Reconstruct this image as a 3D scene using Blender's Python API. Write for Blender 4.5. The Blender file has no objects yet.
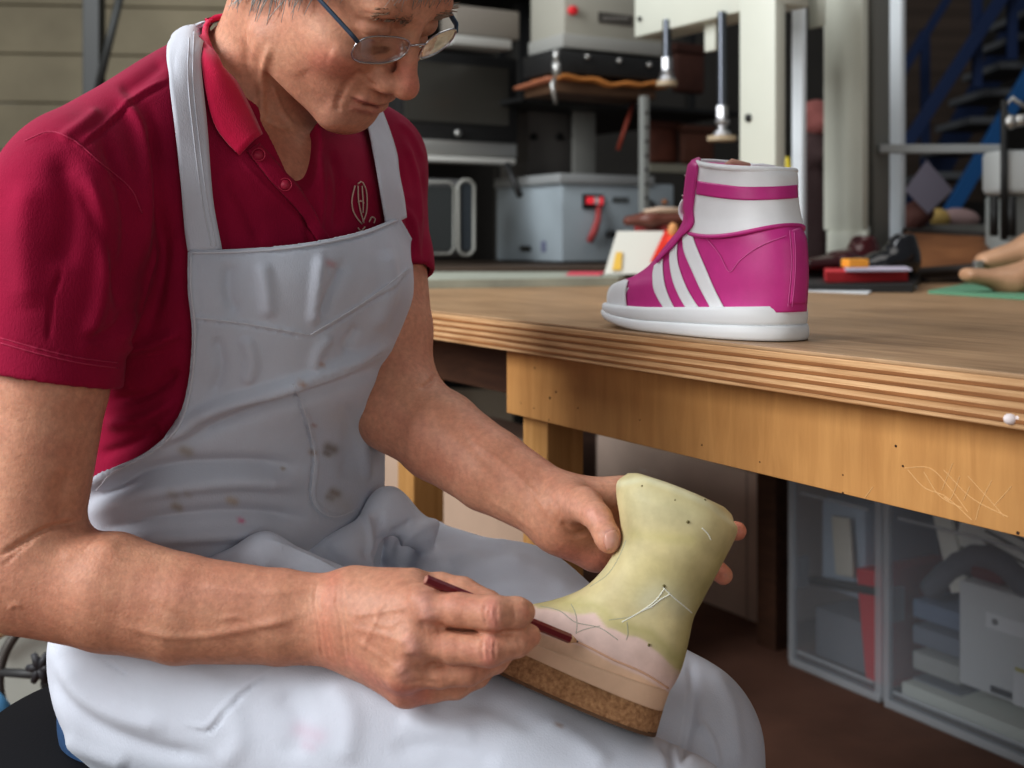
import os
Q = 1.0
import bpy, bmesh, math, random
import numpy as np
from mathutils import Vector, Matrix
from mathutils.bvhtree import BVHTree
import openvdb as vdb
random.seed(7); rng = np.random.default_rng(7)
F = 1200.0; CX = 512.0; HZ = 242.0; CAMZ = 0.895      # focal length in px, principal point, camera height
V3 = lambda *a: np.array(a, float)
def P(px, py, Y):
    return V3((px-CX)/F*Y, Y, CAMZ-(py-HZ)/F*Y)
def proj(v):
    v = np.asarray(v); return np.stack([CX+F*v[..., 0]/v[..., 1], HZ-F*(v[..., 2]-CAMZ)/v[..., 1]], -1)
def unit(v):
    v = np.asarray(v, float); return v/np.linalg.norm(v)
C = bpy.context.scene.collection
# ------------------------------------------------------------------ objects
def tag(o, label=None, cat=None, group=None, kind=None):
    if label: o['label'] = label
    if cat: o['category'] = cat
    if group: o['group'] = group
    if kind: o['kind'] = kind
    return o
def empty(name, loc=(0, 0, 0), rz=0.0):
    o = bpy.data.objects.new(name, None); C.objects.link(o)
    o.location = loc; o.rotation_euler = (0, 0, rz); o.empty_display_size = .05
    return o
def link(name, me, m=None, parent=None, smooth=None, loc=None, rz=None, keep=False):
    o = bpy.data.objects.new(name, me); C.objects.link(o)
    if m is not None: me.materials.append(m)
    if smooth is not None:
        me.polygons.foreach_set('use_smooth', [smooth]*len(me.polygons))
    if loc is not None: o.location = loc
    if rz is not None: o.rotation_euler = (0, 0, rz)
    if parent is not None:
        o.parent = parent
        if keep:
            o.matrix_parent_inverse = Matrix.LocRotScale(parent.location, parent.rotation_euler, None).inverted()
    return o
def mesh_np(name, verts, faces):
    me = bpy.data.meshes.new(name)
    me.from_pydata([tuple(v) for v in np.asarray(verts, float)], [], [tuple(int(i) for i in f) for f in faces])
    me.update(); return me
def quads_mesh(name, verts, quads):
    me = bpy.data.meshes.new(name); n = len(quads)
    me.vertices.add(len(verts)); me.vertices.foreach_set('co', np.asarray(verts, np.float32).ravel())
    me.loops.add(n*4); me.loops.foreach_set('vertex_index', np.asarray(quads, np.int32).ravel())
    me.polygons.add(n); me.polygons.foreach_set('loop_start', np.arange(0, n*4, 4, dtype=np.int32))
    me.update(calc_edges=True); me.validate(); return me
class MB:
    """collects shapes for ONE mesh"""
    def __init__(s): s.bm = bmesh.new()
    def box(s, c, d, rot=None, bev=0.0, seg=2):
        r = bmesh.ops.create_cube(s.bm, size=1.0); vs = r['verts']
        M = Matrix.Translation(Vector(c)) @ (rot.to_4x4() if rot is not None else Matrix.Identity(4)) @ Matrix.Diagonal(Vector((*d, 1)))
        bmesh.ops.transform(s.bm, matrix=M, verts=vs)
        if bev > 0:
            es = list({e for v in vs for e in v.link_edges})
            bmesh.ops.bevel(s.bm, geom=es, offset=bev, segments=seg, profile=.5, affect='EDGES')
        return s
    def cyl(s, a, b, r, r2=None, n=24, bev=0.0):
        a = Vector(a); b = Vector(b); d = b-a; r2 = r if r2 is None else r2
        q = d.to_track_quat('Z', 'Y')
        rr = bmesh.ops.create_cone(s.bm, cap_ends=True, segments=n, radius1=r, radius2=r2, depth=d.length)
        bmesh.ops.transform(s.bm, matrix=Matrix.Translation((a+b)/2) @ q.to_matrix().to_4x4(), verts=rr['verts'])
        if bev > 0:
            es = [e for e in {e for v in rr['verts'] for e in v.link_edges} if any(len(f.verts) > 4 for f in e.link_faces)]
            bmesh.ops.bevel(s.bm, geom=es, offset=bev, segments=2, profile=.5, affect='EDGES')
        return s
    def sph(s, c, r, n=16):
        rr = bmesh.ops.create_uvsphere(s.bm, u_segments=n, v_segments=max(6, n//2), radius=1)
        rad = r if hasattr(r, '__len__') else (r, r, r)
        bmesh.ops.transform(s.bm, matrix=Matrix.Translation(Vector(c)) @ Matrix.Diagonal(Vector((*rad, 1))), verts=rr['verts'])
        return s
    def tube(s, pts, r, n=10, closed=False, flat=1.0, up=None):
        pts = [Vector(p) for p in pts]; N = len(pts); rings = []
        prev = Vector(up) if up is not None else None
        for i, p in enumerate(pts):
            if closed: t = pts[(i+1) % N]-pts[i-1]
            else: t = pts[min(i+1, N-1)]-pts[max(i-1, 0)]
            if t.length < 1e-9: t = Vector((0, 0, 1))
            t.normalize()
            if prev is None: prev = t.orthogonal()
            u = prev-t*prev.dot(t)
            if u.length < 1e-6: u = t.orthogonal()
            u.normalize(); prev = u if up is None else Vector(up); w = t.cross(u)
            ri = r[i] if hasattr(r, '__len__') else r
            rings.append([s.bm.verts.new(p+u*(math.cos(a)*ri*flat)+w*(math.sin(a)*ri)) for a in [2*math.pi*k/n for k in range(n)]])
        M = N if closed else N-1
        for i in range(M):
            A, B = rings[i], rings[(i+1) % N]
            for k in range(n): s.bm.faces.new((A[k], A[(k+1) % n], B[(k+1) % n], B[k]))
        if not closed:
            s.bm.faces.new(rings[0][::-1]); s.bm.faces.new(rings[-1])
        return s
    def prism(s, poly, z0, z1, M=None, bev=0):
        """poly: xy list extruded along z, then transformed by M"""
        vb = [s.bm.verts.new((x, y, z0)) for x, y in poly]; f = s.bm.faces.new(vb)
        r = bmesh.ops.extrude_face_region(s.bm, geom=[f]); vt = [g for g in r['geom'] if isinstance(g, bmesh.types.BMVert)]
        bmesh.ops.translate(s.bm, vec=(0, 0, z1-z0), verts=vt)
        if bev > 0:
            es = list({e for v in vb+vt for e in v.link_edges})
            rb = bmesh.ops.bevel(s.bm, geom=es, offset=bev, segments=2, profile=.5, affect='EDGES')
            if M is not None: bmesh.ops.transform(s.bm, matrix=M, verts=list(set(v for v in s.bm.verts if v.is_valid and v.index == -1) | set(rb['verts'])) if False else rb['verts'])
        elif M is not None: bmesh.ops.transform(s.bm, matrix=M, verts=vb+vt)
        return s
    def grid(s, G, closed_u=False, cap=False):
        """G[i][j] array of points"""
        G = np.asarray(G, float); n, m = G.shape[:2]
        V = [[s.bm.verts.new(tuple(G[i, j])) for j in range(m)] for i in range(n)]
        for i in range(n-1):
            for j in range(m if closed_u else m-1):
                s.bm.faces.new((V[i][j], V[i][(j+1) % m], V[i+1][(j+1) % m], V[i+1][j]))
        if cap: s.bm.faces.new(V[0][::-1]); s.bm.faces.new(V[-1])
        return s
    def mesh(s, name):
        bmesh.ops.recalc_face_normals(s.bm, faces=s.bm.faces)
        me = bpy.data.meshes.new(name); s.bm.to_mesh(me); s.bm.free(); return me
    def build(s, name, m, parent=None, smooth=False, auto=None, **k):
        o = link(name, s.mesh(name), m, parent, smooth or bool(auto), **k)
        if auto:
            me = o.data; me.set_sharp_from_angle(angle=math.radians(auto))
        return o
def Rz(a): return Matrix.Rotation(a, 3, 'Z')
# ------------------------------------------------------------------ materials
MATS = {}
def mat(name, col, rough=.6, metal=0., var=0., vscale=20., bump=0., bscale=60., col2=None, spec=.5, sss=0., sssr=(1, .35, .2), alpha=1., trans=0., attr=False, emit=0., coords='Object', stretch=None, sheen=0., weave=0., detail=4, coat=0., ior=1.45, mapping=None):
    if name in MATS: return MATS[name]
    m = bpy.data.materials.new(name); m.use_nodes = True; nt = m.node_tree; N = nt.nodes; L = nt.links
    b = N['Principled BSDF']; c = (*col, 1)
    b.inputs['Base Color'].default_value = c; b.inputs['Roughness'].default_value = rough; b.inputs['Metallic'].default_value = metal
    b.inputs['Specular IOR Level'].default_value = spec; b.inputs['Alpha'].default_value = alpha; b.inputs['Transmission Weight'].default_value = trans
    b.inputs['IOR'].default_value = ior
    b.inputs['Sheen Weight'].default_value = sheen; b.inputs['Coat Weight'].default_value = coat
    if sss: 
        b.inputs['Subsurface Weight'].default_value = sss; b.inputs['Subsurface Radius'].default_value = sssr; b.inputs['Subsurface Scale'].default_value = .006
    if emit: b.inputs['Emission Color'].default_value = c; b.inputs['Emission Strength'].default_value = emit
    tc = N.new('ShaderNodeTexCoord'); mp = N.new('ShaderNodeMapping'); L.new(tc.outputs[coords], mp.inputs[0])
    if stretch: mp.inputs['Scale'].default_value = stretch
    src = None
    if attr:
        a = N.new('ShaderNodeVertexColor'); a.layer_name = 'Col'; src = a.outputs[0]
    if var or col2:
        n = N.new('ShaderNodeTexNoise'); n.inputs['Scale'].default_value = vscale; n.inputs['Detail'].default_value = detail; n.inputs['Roughness'].default_value = .6
        L.new(mp.outputs[0], n.inputs['Vector'])
        r = N.new('ShaderNodeMapRange'); r.inputs[1].default_value = .3; r.inputs[2].default_value = .7
        L.new(n.outputs[0], r.inputs[0])
        mx = N.new('ShaderNodeMix'); mx.data_type = 'RGBA'
        if attr:
            mx.blend_type = 'MULTIPLY'; mx.inputs[0].default_value = 1.
            r.inputs[3].default_value = 1-var; r.inputs[4].default_value = 1+var*.5
            L.new(src, mx.inputs[6]); L.new(r.outputs[0], mx.inputs[7])
        else:
            d = col2 or tuple(x*(1-var) for x in col)
            mx.inputs[6].default_value = c; mx.inputs[7].default_value = (*d, 1); L.new(r.outputs[0], mx.inputs[0])
        src = mx.outputs[2]
    if src is not None: L.new(src, b.inputs['Base Color'])
    hs = []
    if bump:
        n2 = N.new('ShaderNodeTexNoise'); n2.inputs['Scale'].default_value = bscale; n2.inputs['Detail'].default_value = 5; L.new(mp.outputs[0], n2.inputs['Vector'])
        bp = N.new('ShaderNodeBump'); bp.inputs['Strength'].default_value = 1; bp.inputs['Distance'].default_value = bump; L.new(n2.outputs[0], bp.inputs['Height']); L.new(bp.outputs[0], b.inputs['Normal'])
        hs.append(bp)
    if weave:
        w1 = N.new('ShaderNodeTexNoise'); w1.inputs['Scale'].default_value = 1; w1.inputs['Detail'].default_value = 1
        mp2 = N.new('ShaderNodeMapping'); L.new(tc.outputs[coords], mp2.inputs[0]); mp2.inputs['Scale'].default_value = (900, 900, 350); L.new(mp2.outputs[0], w1.inputs['Vector'])
        bp2 = N.new('ShaderNodeBump'); bp2.inputs['Distance'].default_value = weave; L.new(w1.outputs[0], bp2.inputs['Height'])
        if hs: L.new(hs[0].outputs[0], bp2.inputs['Normal'])
        L.new(bp2.outputs[0], b.inputs['Normal'])
    MATS[name] = m; return m
# ------------------------------------------------------------------ signed distance shapes
def smin(a, b, k):
    if k <= 0: return np.minimum(a, b)
    h = np.maximum(k-np.abs(a-b), 0)/k
    return np.minimum(a, b)-h*h*k*.25
class Cone:
    def __init__(s, a, b, ra, rb):
        s.a = np.asarray(a, float); s.b = np.asarray(b, float); s.ra = ra; s.rb = rb
        s.lo = np.minimum(s.a-ra, s.b-rb); s.hi = np.maximum(s.a+ra, s.b+rb)
    def ev(s, p, c, r):
        d = s.b-s.a; q = p-s.a; h = np.clip(q@d/(d@d), 0, 1)
        return np.linalg.norm(q-h[:, None]*d, axis=1)-(s.ra+(s.rb-s.ra)*h)
class ECone:
    """tapered capsule of elliptical section: width w along side vector, thickness h across"""
    def __init__(s, a, b, side, w, h):
        s.a = np.asarray(a, float); s.b = np.asarray(b, float); d = s.b-s.a; s.L = np.linalg.norm(d); s.t = d/s.L
        sd = np.asarray(side, float); sd = sd-s.t*(sd@s.t); s.s = sd/np.linalg.norm(sd); s.n = np.cross(s.t, s.s)
        s.w = w; s.h = h; m = max(*w, *h); s.lo = np.minimum(s.a, s.b)-m; s.hi = np.maximum(s.a, s.b)+m
    def ev(s, p, c, r):
        q = p-s.a; t = q@s.t; h = np.clip(t/s.L, 0, 1); w = s.w[0]+(s.w[1]-s.w[0])*h; g = s.h[0]+(s.h[1]-s.h[0])*h
        m = np.minimum(w, g); over = t-h*s.L
        x = (q@s.s)/w; y = (q@s.n)/g; z = over/m
        k0 = np.sqrt(x*x+y*y+z*z)+1e-9; k1 = np.sqrt((x/w)**2+(y/g)**2+(z/m)**2)+1e-9
        return k0*(k0-1)/k1
class Ell:
    def __init__(s, c, rad, R=None):
        s.c = np.asarray(c, float); s.rad = np.asarray(rad, float); s.R = np.eye(3) if R is None else np.asarray(R, float); s.lo = s.c-max(rad); s.hi = s.c+max(rad)
    def ev(s, p, c, r):
        q = (p-s.c)@s.R; k0 = np.linalg.norm(q/s.rad, axis=1)+1e-9; k1 = np.linalg.norm(q/s.rad**2, axis=1)+1e-9
        return k0*(k0-1)/k1
class Plane:
    def __init__(s, p, n): s.p = np.asarray(p, float); s.n = unit(n); s.lo = s.p-50; s.hi = s.p+50
    def ev(s, p, c, r): return (p-s.p)@s.n
def bnd(ch):
    return np.min([x.lo for x in ch], 0), np.max([x.hi for x in ch], 0)
def bdist(x, c): return np.linalg.norm(np.maximum(np.maximum(x.lo-c, c-x.hi), 0))
class Un:
    def __init__(s, k, *ch):
        s.k = k; s.ch = [x for x in ch]; s.lo, s.hi = bnd(s.ch)
    def ev(s, p, c, r):
        out = None
        for x in s.ch:
            if bdist(x, c) > r+.05: continue
            d = x.ev(p, c, r); out = d if out is None else smin(out, d, s.k)
        return np.full(len(p), .08) if out is None else out
class Sub:
    def __init__(s, a, b, k=.002): s.a = a; s.b = b; s.k = k; s.lo = a.lo; s.hi = a.hi
    def ev(s, p, c, r):
        d = s.a.ev(p, c, r)
        if bdist(s.b, c) > r+.05: return d
        return -smin(-d, s.b.ev(p, c, r), s.k)
class And:
    def __init__(s, a, b, k=.002): s.a = a; s.b = b; s.k = k; s.lo = a.lo; s.hi = a.hi
    def ev(s, p, c, r): return -smin(-s.a.ev(p, c, r), -s.b.ev(p, c, r), s.k)
class Off:
    def __init__(s, a, o): s.a = a; s.o = o; s.lo = a.lo-o; s.hi = a.hi+o
    def ev(s, p, c, r): return s.a.ev(p, c, r)-s.o
def chain(pts, rad, k=.004):
    return Un(k, *[Cone(pts[i], pts[i+1], rad[i], rad[i+1]) for i in range(len(pts)-1)])
def sdf_mesh(name, sdf, h, lo=None, hi=None, B=16):
    h = h*Q
    lo = np.asarray(lo if lo is not None else sdf.lo, float)-4*h; hi = np.asarray(hi if hi is not None else sdf.hi, float)+4*h
    bs = B*h; nb = np.ceil((hi-lo)/bs).astype(int)
    I = np.stack(np.meshgrid(*[np.arange(n) for n in nb], indexing='ij'), -1).reshape(-1, 3)
    # coarse pass by super blocks of 4
    br = bs*math.sqrt(3)/2
    keep = []; inner = []
    S = 4; sb = np.unique(I//S, axis=0); sr = bs*S*math.sqrt(3)/2
    for q in sb:
        cc = lo+(q+.5)*bs*S
        d = sdf.ev(cc[None], cc, 10.)[0]
        g = np.stack(np.meshgrid(*[np.arange(q[k]*S, min(q[k]*S+S, nb[k])) for k in range(3)], indexing='ij'), -1).reshape(-1, 3)
        if d > sr*1.3+.03: continue
        ctr = lo+(g+.5)*bs
        dd = sdf.ev(ctr, cc, sr)
        keep.append(g[np.abs(dd) < br*1.25+.012]); inner.append(g[dd <= -(br*1.25+.012)])
    keep = np.concatenate(keep); inner = np.concatenate(inner)
    grid = vdb.FloatGrid(1.0)
    for g in inner:
        a = g*B; grid.fill(tuple(int(x) for x in a), tuple(int(x) for x in a+B-1), -1.0, True)
    off = np.stack(np.meshgrid(*[np.arange(B)]*3, indexing='ij'), -1).reshape(-1, 3)
    for g in keep:
        base = g*B; p = lo+(base+off+.5)*h; cc = lo+(g+.5)*bs
        grid.copyFromArray((sdf.ev(p, cc, br)/h).reshape(B, B, B).astype(np.float32), ijk=tuple(int(x) for x in base))
    out = grid.convertToPolygons(isovalue=0.0)
    v, q = np.asarray(out[0]), np.asarray(out[-1])
    v = lo+(v+.5)*h
    me = quads_mesh(name, v, q)
    return me
def mesh_arrays(me):
    n = len(me.vertices); co = np.empty(n*3, np.float32); me.vertices.foreach_get('co', co)
    no = np.empty(n*3, np.float32); me.vertices.foreach_get('normal', no)
    return co.reshape(-1, 3).astype(float), no.reshape(-1, 3).astype(float)
def polydist(p, pl):
    """2d distance of points to a polyline, the parameter 0-1 along it and the signed side"""
    pl = np.asarray(pl, float); best = np.full(len(p), 1e9); tt = np.zeros(len(p)); sg = np.ones(len(p))
    seg = pl[1:]-pl[:-1]; Ls = np.linalg.norm(seg, axis=1); cum = np.r_[0, np.cumsum(Ls)]
    for i in range(len(seg)):
        q = p-pl[i]; h = np.clip(q@seg[i]/(Ls[i]**2+1e-9), 0, 1); d = np.linalg.norm(q-h[:, None]*seg[i], axis=1)
        m = d < best; best = np.where(m, d, best); tt = np.where(m, (cum[i]+h*Ls[i])/cum[-1], tt)
        sg = np.where(m, np.sign(seg[i][0]*q[:, 1]-seg[i][1]*q[:, 0]), sg)
    return best, tt, sg
def smooth_pl(pl, n=24):
    pl = np.asarray(pl, float)
    if len(pl) < 2: return pl
    if len(pl) == 2: return pl[0]+(pl[1]-pl[0])*np.linspace(0, 1, n)[:, None]
    t = np.r_[0, np.cumsum(np.linalg.norm(np.diff(pl, axis=0), axis=1))]; t /= t[-1]; u = np.linspace(0, 1, n); out = []
    # catmull-rom
    for x in u:
        i = min(np.searchsorted(t, x, side='right')-1, len(pl)-2); i = max(i, 0)
        f = (x-t[i])/(t[i+1]-t[i]+1e-12)
        p1, p2 = pl[i], pl[i+1]
        m1 = (p2-pl[i-1])/(t[i+1]-t[i-1])*(t[i+1]-t[i]) if i > 0 else p2-p1
        m2 = (pl[i+2]-p1)/(t[i+2]-t[i])*(t[i+1]-t[i]) if i+2 < len(pl) else p2-p1
        out.append((2*f**3-3*f**2+1)*p1+(f**3-2*f**2+f)*m1+(-2*f**3+3*f**2)*p2+(f**3-f**2)*m2)
    return np.array(out)
def sculpt(me, strokes, mask=None):
    """push the surface in or out along its normal near each stroke: (points as seen from the front, width px, height m[, step])"""
    co, no = mesh_arrays(me); pr = proj(co); view = co-V3(0, 0, CAMZ); front = -(np.einsum('ij,ij->i', view, no))/np.linalg.norm(view, axis=1)
    fr = np.clip(front*4+.6, 0, 1)
    disp = np.zeros(len(co))
    for s in strokes:
        pl = smooth_pl(s[0]); w = s[1]; a = s[2]; step = s[3] if len(s) > 3 else 0
        yr = s[4] if len(s) > 4 else None
        lo = pl.min(0)-3*w; hi = pl.max(0)+3*w
        m = np.all((pr > lo) & (pr < hi), axis=1) & (fr > 0)
        if yr: m &= (co[:, 1] > yr[0]) & (co[:, 1] < yr[1])
        idx = np.nonzero(m)[0]
        if not len(idx): continue
        d, t, sg = polydist(pr[idx], pl)
        env = np.clip(np.minimum(t, 1-t)*6+.15, 0, 1) if len(s) <= 5 else 1.
        x = d/w
        if step: v = np.exp(-x*x)*(np.where(sg*step > 0, 1., np.exp(-x*x*4)))
        else: v = np.exp(-x*x)
        disp[idx] += a*v*env*fr[idx]
    co2 = co+no*disp[:, None]
    me.vertices.foreach_set('co', co2.astype(np.float32).ravel()); me.update()
def noise3(p, s, seed=0):
    r = np.random.default_rng(seed); out = np.zeros(len(p))
    for k in range(6):
        d = unit(r.normal(size=3)); out += np.sin(p@d*s*(1+.5*k*.6)+r.uniform(0, 6.28)+1.5*np.sin(p@unit(r.normal(size=3))*s*.7))
    return out/6
def paint(me, base, strokes=(), mott=.0, seed=1, fn=None):
    co, no = mesh_arrays(me); pr = proj(co); col = np.tile(np.array(base, float), (len(co), 1))
    if mott:
        for k, (s, a) in enumerate(((25, mott), (80, mott*.7), (260, mott*.5))):
            n = noise3(co, s, seed+k); col *= (1+np.outer(n, [a*.6, a*1.1, a*1.1]))
    if fn: col = fn(co, no, pr, col)
    for s in strokes:
        pts, w, c, al = s[:4]
        pl = smooth_pl(pts) if len(pts) > 2 else np.asarray(pts, float)
        if len(pl) == 1: pl = np.vstack([pl, pl+.01])
        lo = pl.min(0)-3*w; hi = pl.max(0)+3*w; idx = np.nonzero(np.all((pr > lo) & (pr < hi), axis=1))[0]
        if not len(idx): continue
        d, t, sg = polydist(pr[idx], pl); a = (al*np.exp(-(d/w)**2))[:, None]
        col[idx] = col[idx]*(1-a)+np.array(c)*a
    ca = me.color_attributes.new('Col', 'FLOAT_COLOR', 'POINT')
    ca.data.foreach_set('color', np.c_[np.clip(col, 0, 1), np.ones(len(co))].astype(np.float32).ravel())
def bvh_of(*mes):
    vs = []; fs = []; o = 0
    for me in mes:
        co, _ = mesh_arrays(me); vs += [tuple(c) for c in co]; fs += [tuple(i+o for i in p.vertices) for p in me.polygons]; o += len(co)
    return BVHTree.FromPolygons(vs, fs)
CAM = Vector((0, 0, CAMZ))
def cast(bvh, px, py, off=.001, guess=1.1, maxd=9):
    d = Vector(P(px, py, 1.0))-CAM; d.normalize()
    loc, nor, i, dist = bvh.ray_cast(CAM, d, maxd)
    if loc is None:
        g = Vector(P(px, py, guess)); loc, nor, i, dist = bvh.find_nearest(g)
        loc = g*.5+loc*.5 if False else loc
    return loc-d*off if off < 0 else loc+(nor if nor.dot(d) < 0 else -nor)*off
def cast_line(bvh, pts, n=30, off=.001, guess=1.1):
    return [cast(bvh, x, y, off, guess) for x, y in smooth_pl(pts, n)]
def ribbon(bvh, L, R, n, m, off, thick, guess=1.1, bulge=0., sm=2):
    """cloth patch between two outlines laid on a surface, with thickness"""
    L = smooth_pl(L, n); R = smooth_pl(R, n); G = np.zeros((n, m, 3))
    for i in range(n):
        for j in range(m):
            f = j/(m-1); x, y = L[i]*(1-f)+R[i]*f
            G[i, j] = cast(bvh, x, y, off+bulge*math.sin(math.pi*f), guess)
    for _ in range(sm):   # relax the depth so it bridges small hollows
        H = G.copy(); H[1:-1] = (G[:-2]+2*G[1:-1]+G[2:])/4; G = H
    return solid(G, thick)
def solid(G, thick):
    du = np.gradient(G, axis=0); dv = np.gradient(G, axis=1); nn = np.cross(du, dv); nn /= np.linalg.norm(nn, axis=2, keepdims=True)+1e-12
    view = G-V3(0, 0, CAMZ); s = np.sign(-(nn*view).sum(2).mean()); nn *= s
    n, m = G.shape[:2]; T = G+nn*thick
    V = np.concatenate([G.reshape(-1, 3), T.reshape(-1, 3)]); f = []; o = n*m
    for i in range(n-1):
        for j in range(m-1):
            a, b, c, d = i*m+j, i*m+j+1, (i+1)*m+j+1, (i+1)*m+j
            f.append((a, b, c, d)); f.append((d+o, c+o, b+o, a+o))
    ring = [(0, j) for j in range(m)]+[(i, m-1) for i in range(1, n)]+[(n-1, j) for j in range(m-2, -1, -1)]+[(i, 0) for i in range(n-2, 0, -1)]
    for k in range(len(ring)):
        a = ring[k][0]*m+ring[k][1]; b = ring[(k+1) % len(ring)]; b = b[0]*m+b[1]; f.append((b, a, a+o, b+o))
    me = mesh_np('cloth', V, f)
    bm = bmesh.new(); bm.from_mesh(me); bmesh.ops.recalc_face_normals(bm, faces=bm.faces); bm.to_mesh(me); bm.free(); return me
# ================================================================== the man
SIDE = unit((.597, .802, 0)); FWD = unit((.802, -.597, 0))
def px2m(r, Y): return r*Y/F
HR = np.array([[.66510665, .5706815, .48161786], [-.30623024, .79666968, -.52109545], [-.68106988, .1990981, .70463023]])
HO = V3(-.15372, 1.06694, .24841+CAMZ)
def H(x, y, z): return HO+HR@V3(x, y, z)
def HE(c, rad): return Ell(H(*c), rad, HR)
# head ------------------------------------------------------------
skull = Un(.03, HE((.0, 0, .045), (.094, .076, .085)), HE((.048, 0, -.028), (.052, .060, .075)), HE((.02, 0, -.05), (.055, .058, .05)))
jaw = Un(.02, Cone(H(.004, -.046, -.080), H(.076, -.016, -.104), .021, .0165), Cone(H(.004, .046, -.080), H(.076, .016, -.104), .021, .0165),
         HE((.083, 0, -.105), (.018, .022, .0165)), HE((.074, 0, -.075), (.031, .033, .030)))
face = Un(.022, skull, jaw, HE((.070, -.040, -.034), (.022, .021, .018)), HE((.070, .040, -.034), (.022, .021, .018)),
          Cone(H(.088, -.036, .020), H(.088, .036, .020), .012, .012))
face = Sub(face, Un(.004, HE((.108, -.033, -.001), (.020, .019, .013)), HE((.108, .033, -.001), (.020, .019, .013))), .014)
nose = Un(.007, Cone(H(.096, 0, .010), H(.117, 0, -.034), .0068, .0092), HE((.1205, 0, -.0425), (.0130, .0135, .0118)),
          HE((.106, -.0150, -.0460), (.0140, .0080, .0098)), HE((.106, .0150, -.0460), (.0140, .0080, .0098)))
face = Un(.010, face, nose)
face = Un(.003, face, HE((.084, -.032, -.002), (.0145, .0165, .0125)), HE((.084, .032, -.002), (.0145, .0165, .0125)))
face = Un(.006, face, HE((.1015, 0, -.0695), (.0095, .024, .0058)), HE((.0995, 0, -.0815), (.0095, .021, .0062)))
face = Sub(face, Un(0, HE((.113, 0, -.0757), (.0155, .026, .0011)), Cone(H(.1125, -.0085, -.056), H(.110, -.0075, -.048), .0036, .0028), Cone(H(.1125, .0085, -.056), H(.110, .0075, -.048), .0036, .0028)), .0035)
ears = Un(.004, Sub(HE((-.008, -.077, .006), (.019, .009, .033)), HE((-.004, -.086, .010), (.011, .006, .02)), .004),
          Sub(HE((-.008, .077, .006), (.019, .009, .033)), HE((-.004, .086, .010), (.011, .006, .02)), .004))
head = Un(.005, face, ears)
neck = Cone(P(254, 128, 1.20), H(-.030, 0, -.055), .062, .055)
# torso ------------------------------------------------------------
TR = [(235, 585, 1.20, .170, .118), (236, 490, 1.20, .160, .112), (242, 400, 1.19, .152, .116), (256, 285, 1.18, .168, .122), (262, 205, 1.18, .172, .112), (258, 150, 1.19, .140, .085)]
core = Un(.02, *[ECone(P(*TR[i][:3]), P(*TR[i+1][:3]), SIDE, (TR[i][3], TR[i+1][3]), (TR[i][4], TR[i+1][4])) for i in range(5)])
SHR = P(70, 203, 1.0); SHL = P(370, 163, 1.30)
torso = Un(.045, core, Cone(P(84, 172, 1.02), P(232, 76, 1.16), .056, .052), Cone(SHL, P(290, 100, 1.24), .056, .05))
# arms ------------------------------------------------------------
ELR = P(22, 562, .972); ELL = P(392, 402, 1.17)
Z = V3(0, 0, 1)
armR = Un(.006, Cone(SHR, P(48, 385, .985), .056, .0475), Cone(P(48, 385, .985), ELR, .0475, .043))
foreR = Un(.006, ECone(P(28, 580, .972), P(110, 592, .962), Z, (.043, .0465), (.042, .040)), ECone(P(110, 592, .962), P(180, 609, .955), Z, (.0465, .0425), (.040, .034)),
           ECone(P(180, 609, .955), P(281, 617, .948), Z, (.0425, .0368), (.034, .026)), ECone(P(281, 617, .948), P(345, 621, .942), Z, (.0368, .0350), (.026, .0235)))
armL = Un(.006, Cone(SHL, P(386, 330, 1.20), .052, .046), Cone(P(386, 330, 1.20), ELL, .046, .042))
pz = unit((.55, 0, 1))
foreL = Un(.006, ECone(P(402, 408, 1.165), P(440, 436, 1.135), pz, (.042, .0425), (.04, .039)), ECone(P(440, 436, 1.135), P(490, 470, 1.095), pz, (.0425, .0375), (.039, .033)),
           ECone(P(490, 470, 1.095), P(562, 512, 1.058), pz, (.0375, .0300), (.033, .023)))
def fing(pts, rp, k=.003):
    q = [P(*p) for p in pts]; return chain(q, [px2m(r, p[2]) for r, p in zip(rp, pts)], k)
palmR = Un(.014, Cone(P(350, 606, .938), P(424, 607, .898), .021, .0140), Cone(P(350, 618, .938), P(414, 641, .892), .021, .0140),
           Cone(P(350, 630, .938), P(404, 670, .898), .020, .0125), Cone(P(352, 640, .940), P(406, 687, .914), .018, .0120),
           Cone(P(370, 650, .945), P(425, 672, .930), .018, .014), Cone(P(360, 596, .942), P(412, 592, .925), .018, .0150))
idxR = fing([(424, 608, .895), (460, 610, .884), (493, 614, .876), (517, 613, .882), (523, 612, .888)], [17.5, 16.5, 18.2, 15.5, 12.5])
midR = fing([(414, 643, .889), (452, 648, .884), (489, 649.5, .878), (517, 642, .884), (529, 636, .890)], [17.5, 16.0, 17.0, 14.5, 12.0])
rinR = fing([(404, 672, .896), (440, 674, .894), (468, 671, .894), (495, 660, .908), (505, 652, .918)], [16.5, 14, 14.5, 13, 11])
pinR = fing([(407, 689, .914), (432, 690, .914), (456, 686, .914), (478, 676, .926), (487, 668, .936)], [13.5, 12, 12.5, 11, 10])
thuR = fing([(385, 590, .945), (440, 589, .930), (462, 593, .924), (488, 605, .912), (505, 616, .905)], [18, 16, 15.5, 14, 12])
handR = Un(.0035, Cone(P(428, 627, .908), P(512, 627, .903), .0125, .010), Cone(P(424, 660, .912), P(484, 662, .912), .0120, .010), Un(.010, palmR, idxR), Un(.010, palmR, midR), Un(.010, palmR, rinR), Un(.010, palmR, pinR), thuR)
handR = Un(.009, Un(.016, foreR, palmR), handR)
DL = .024
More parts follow.
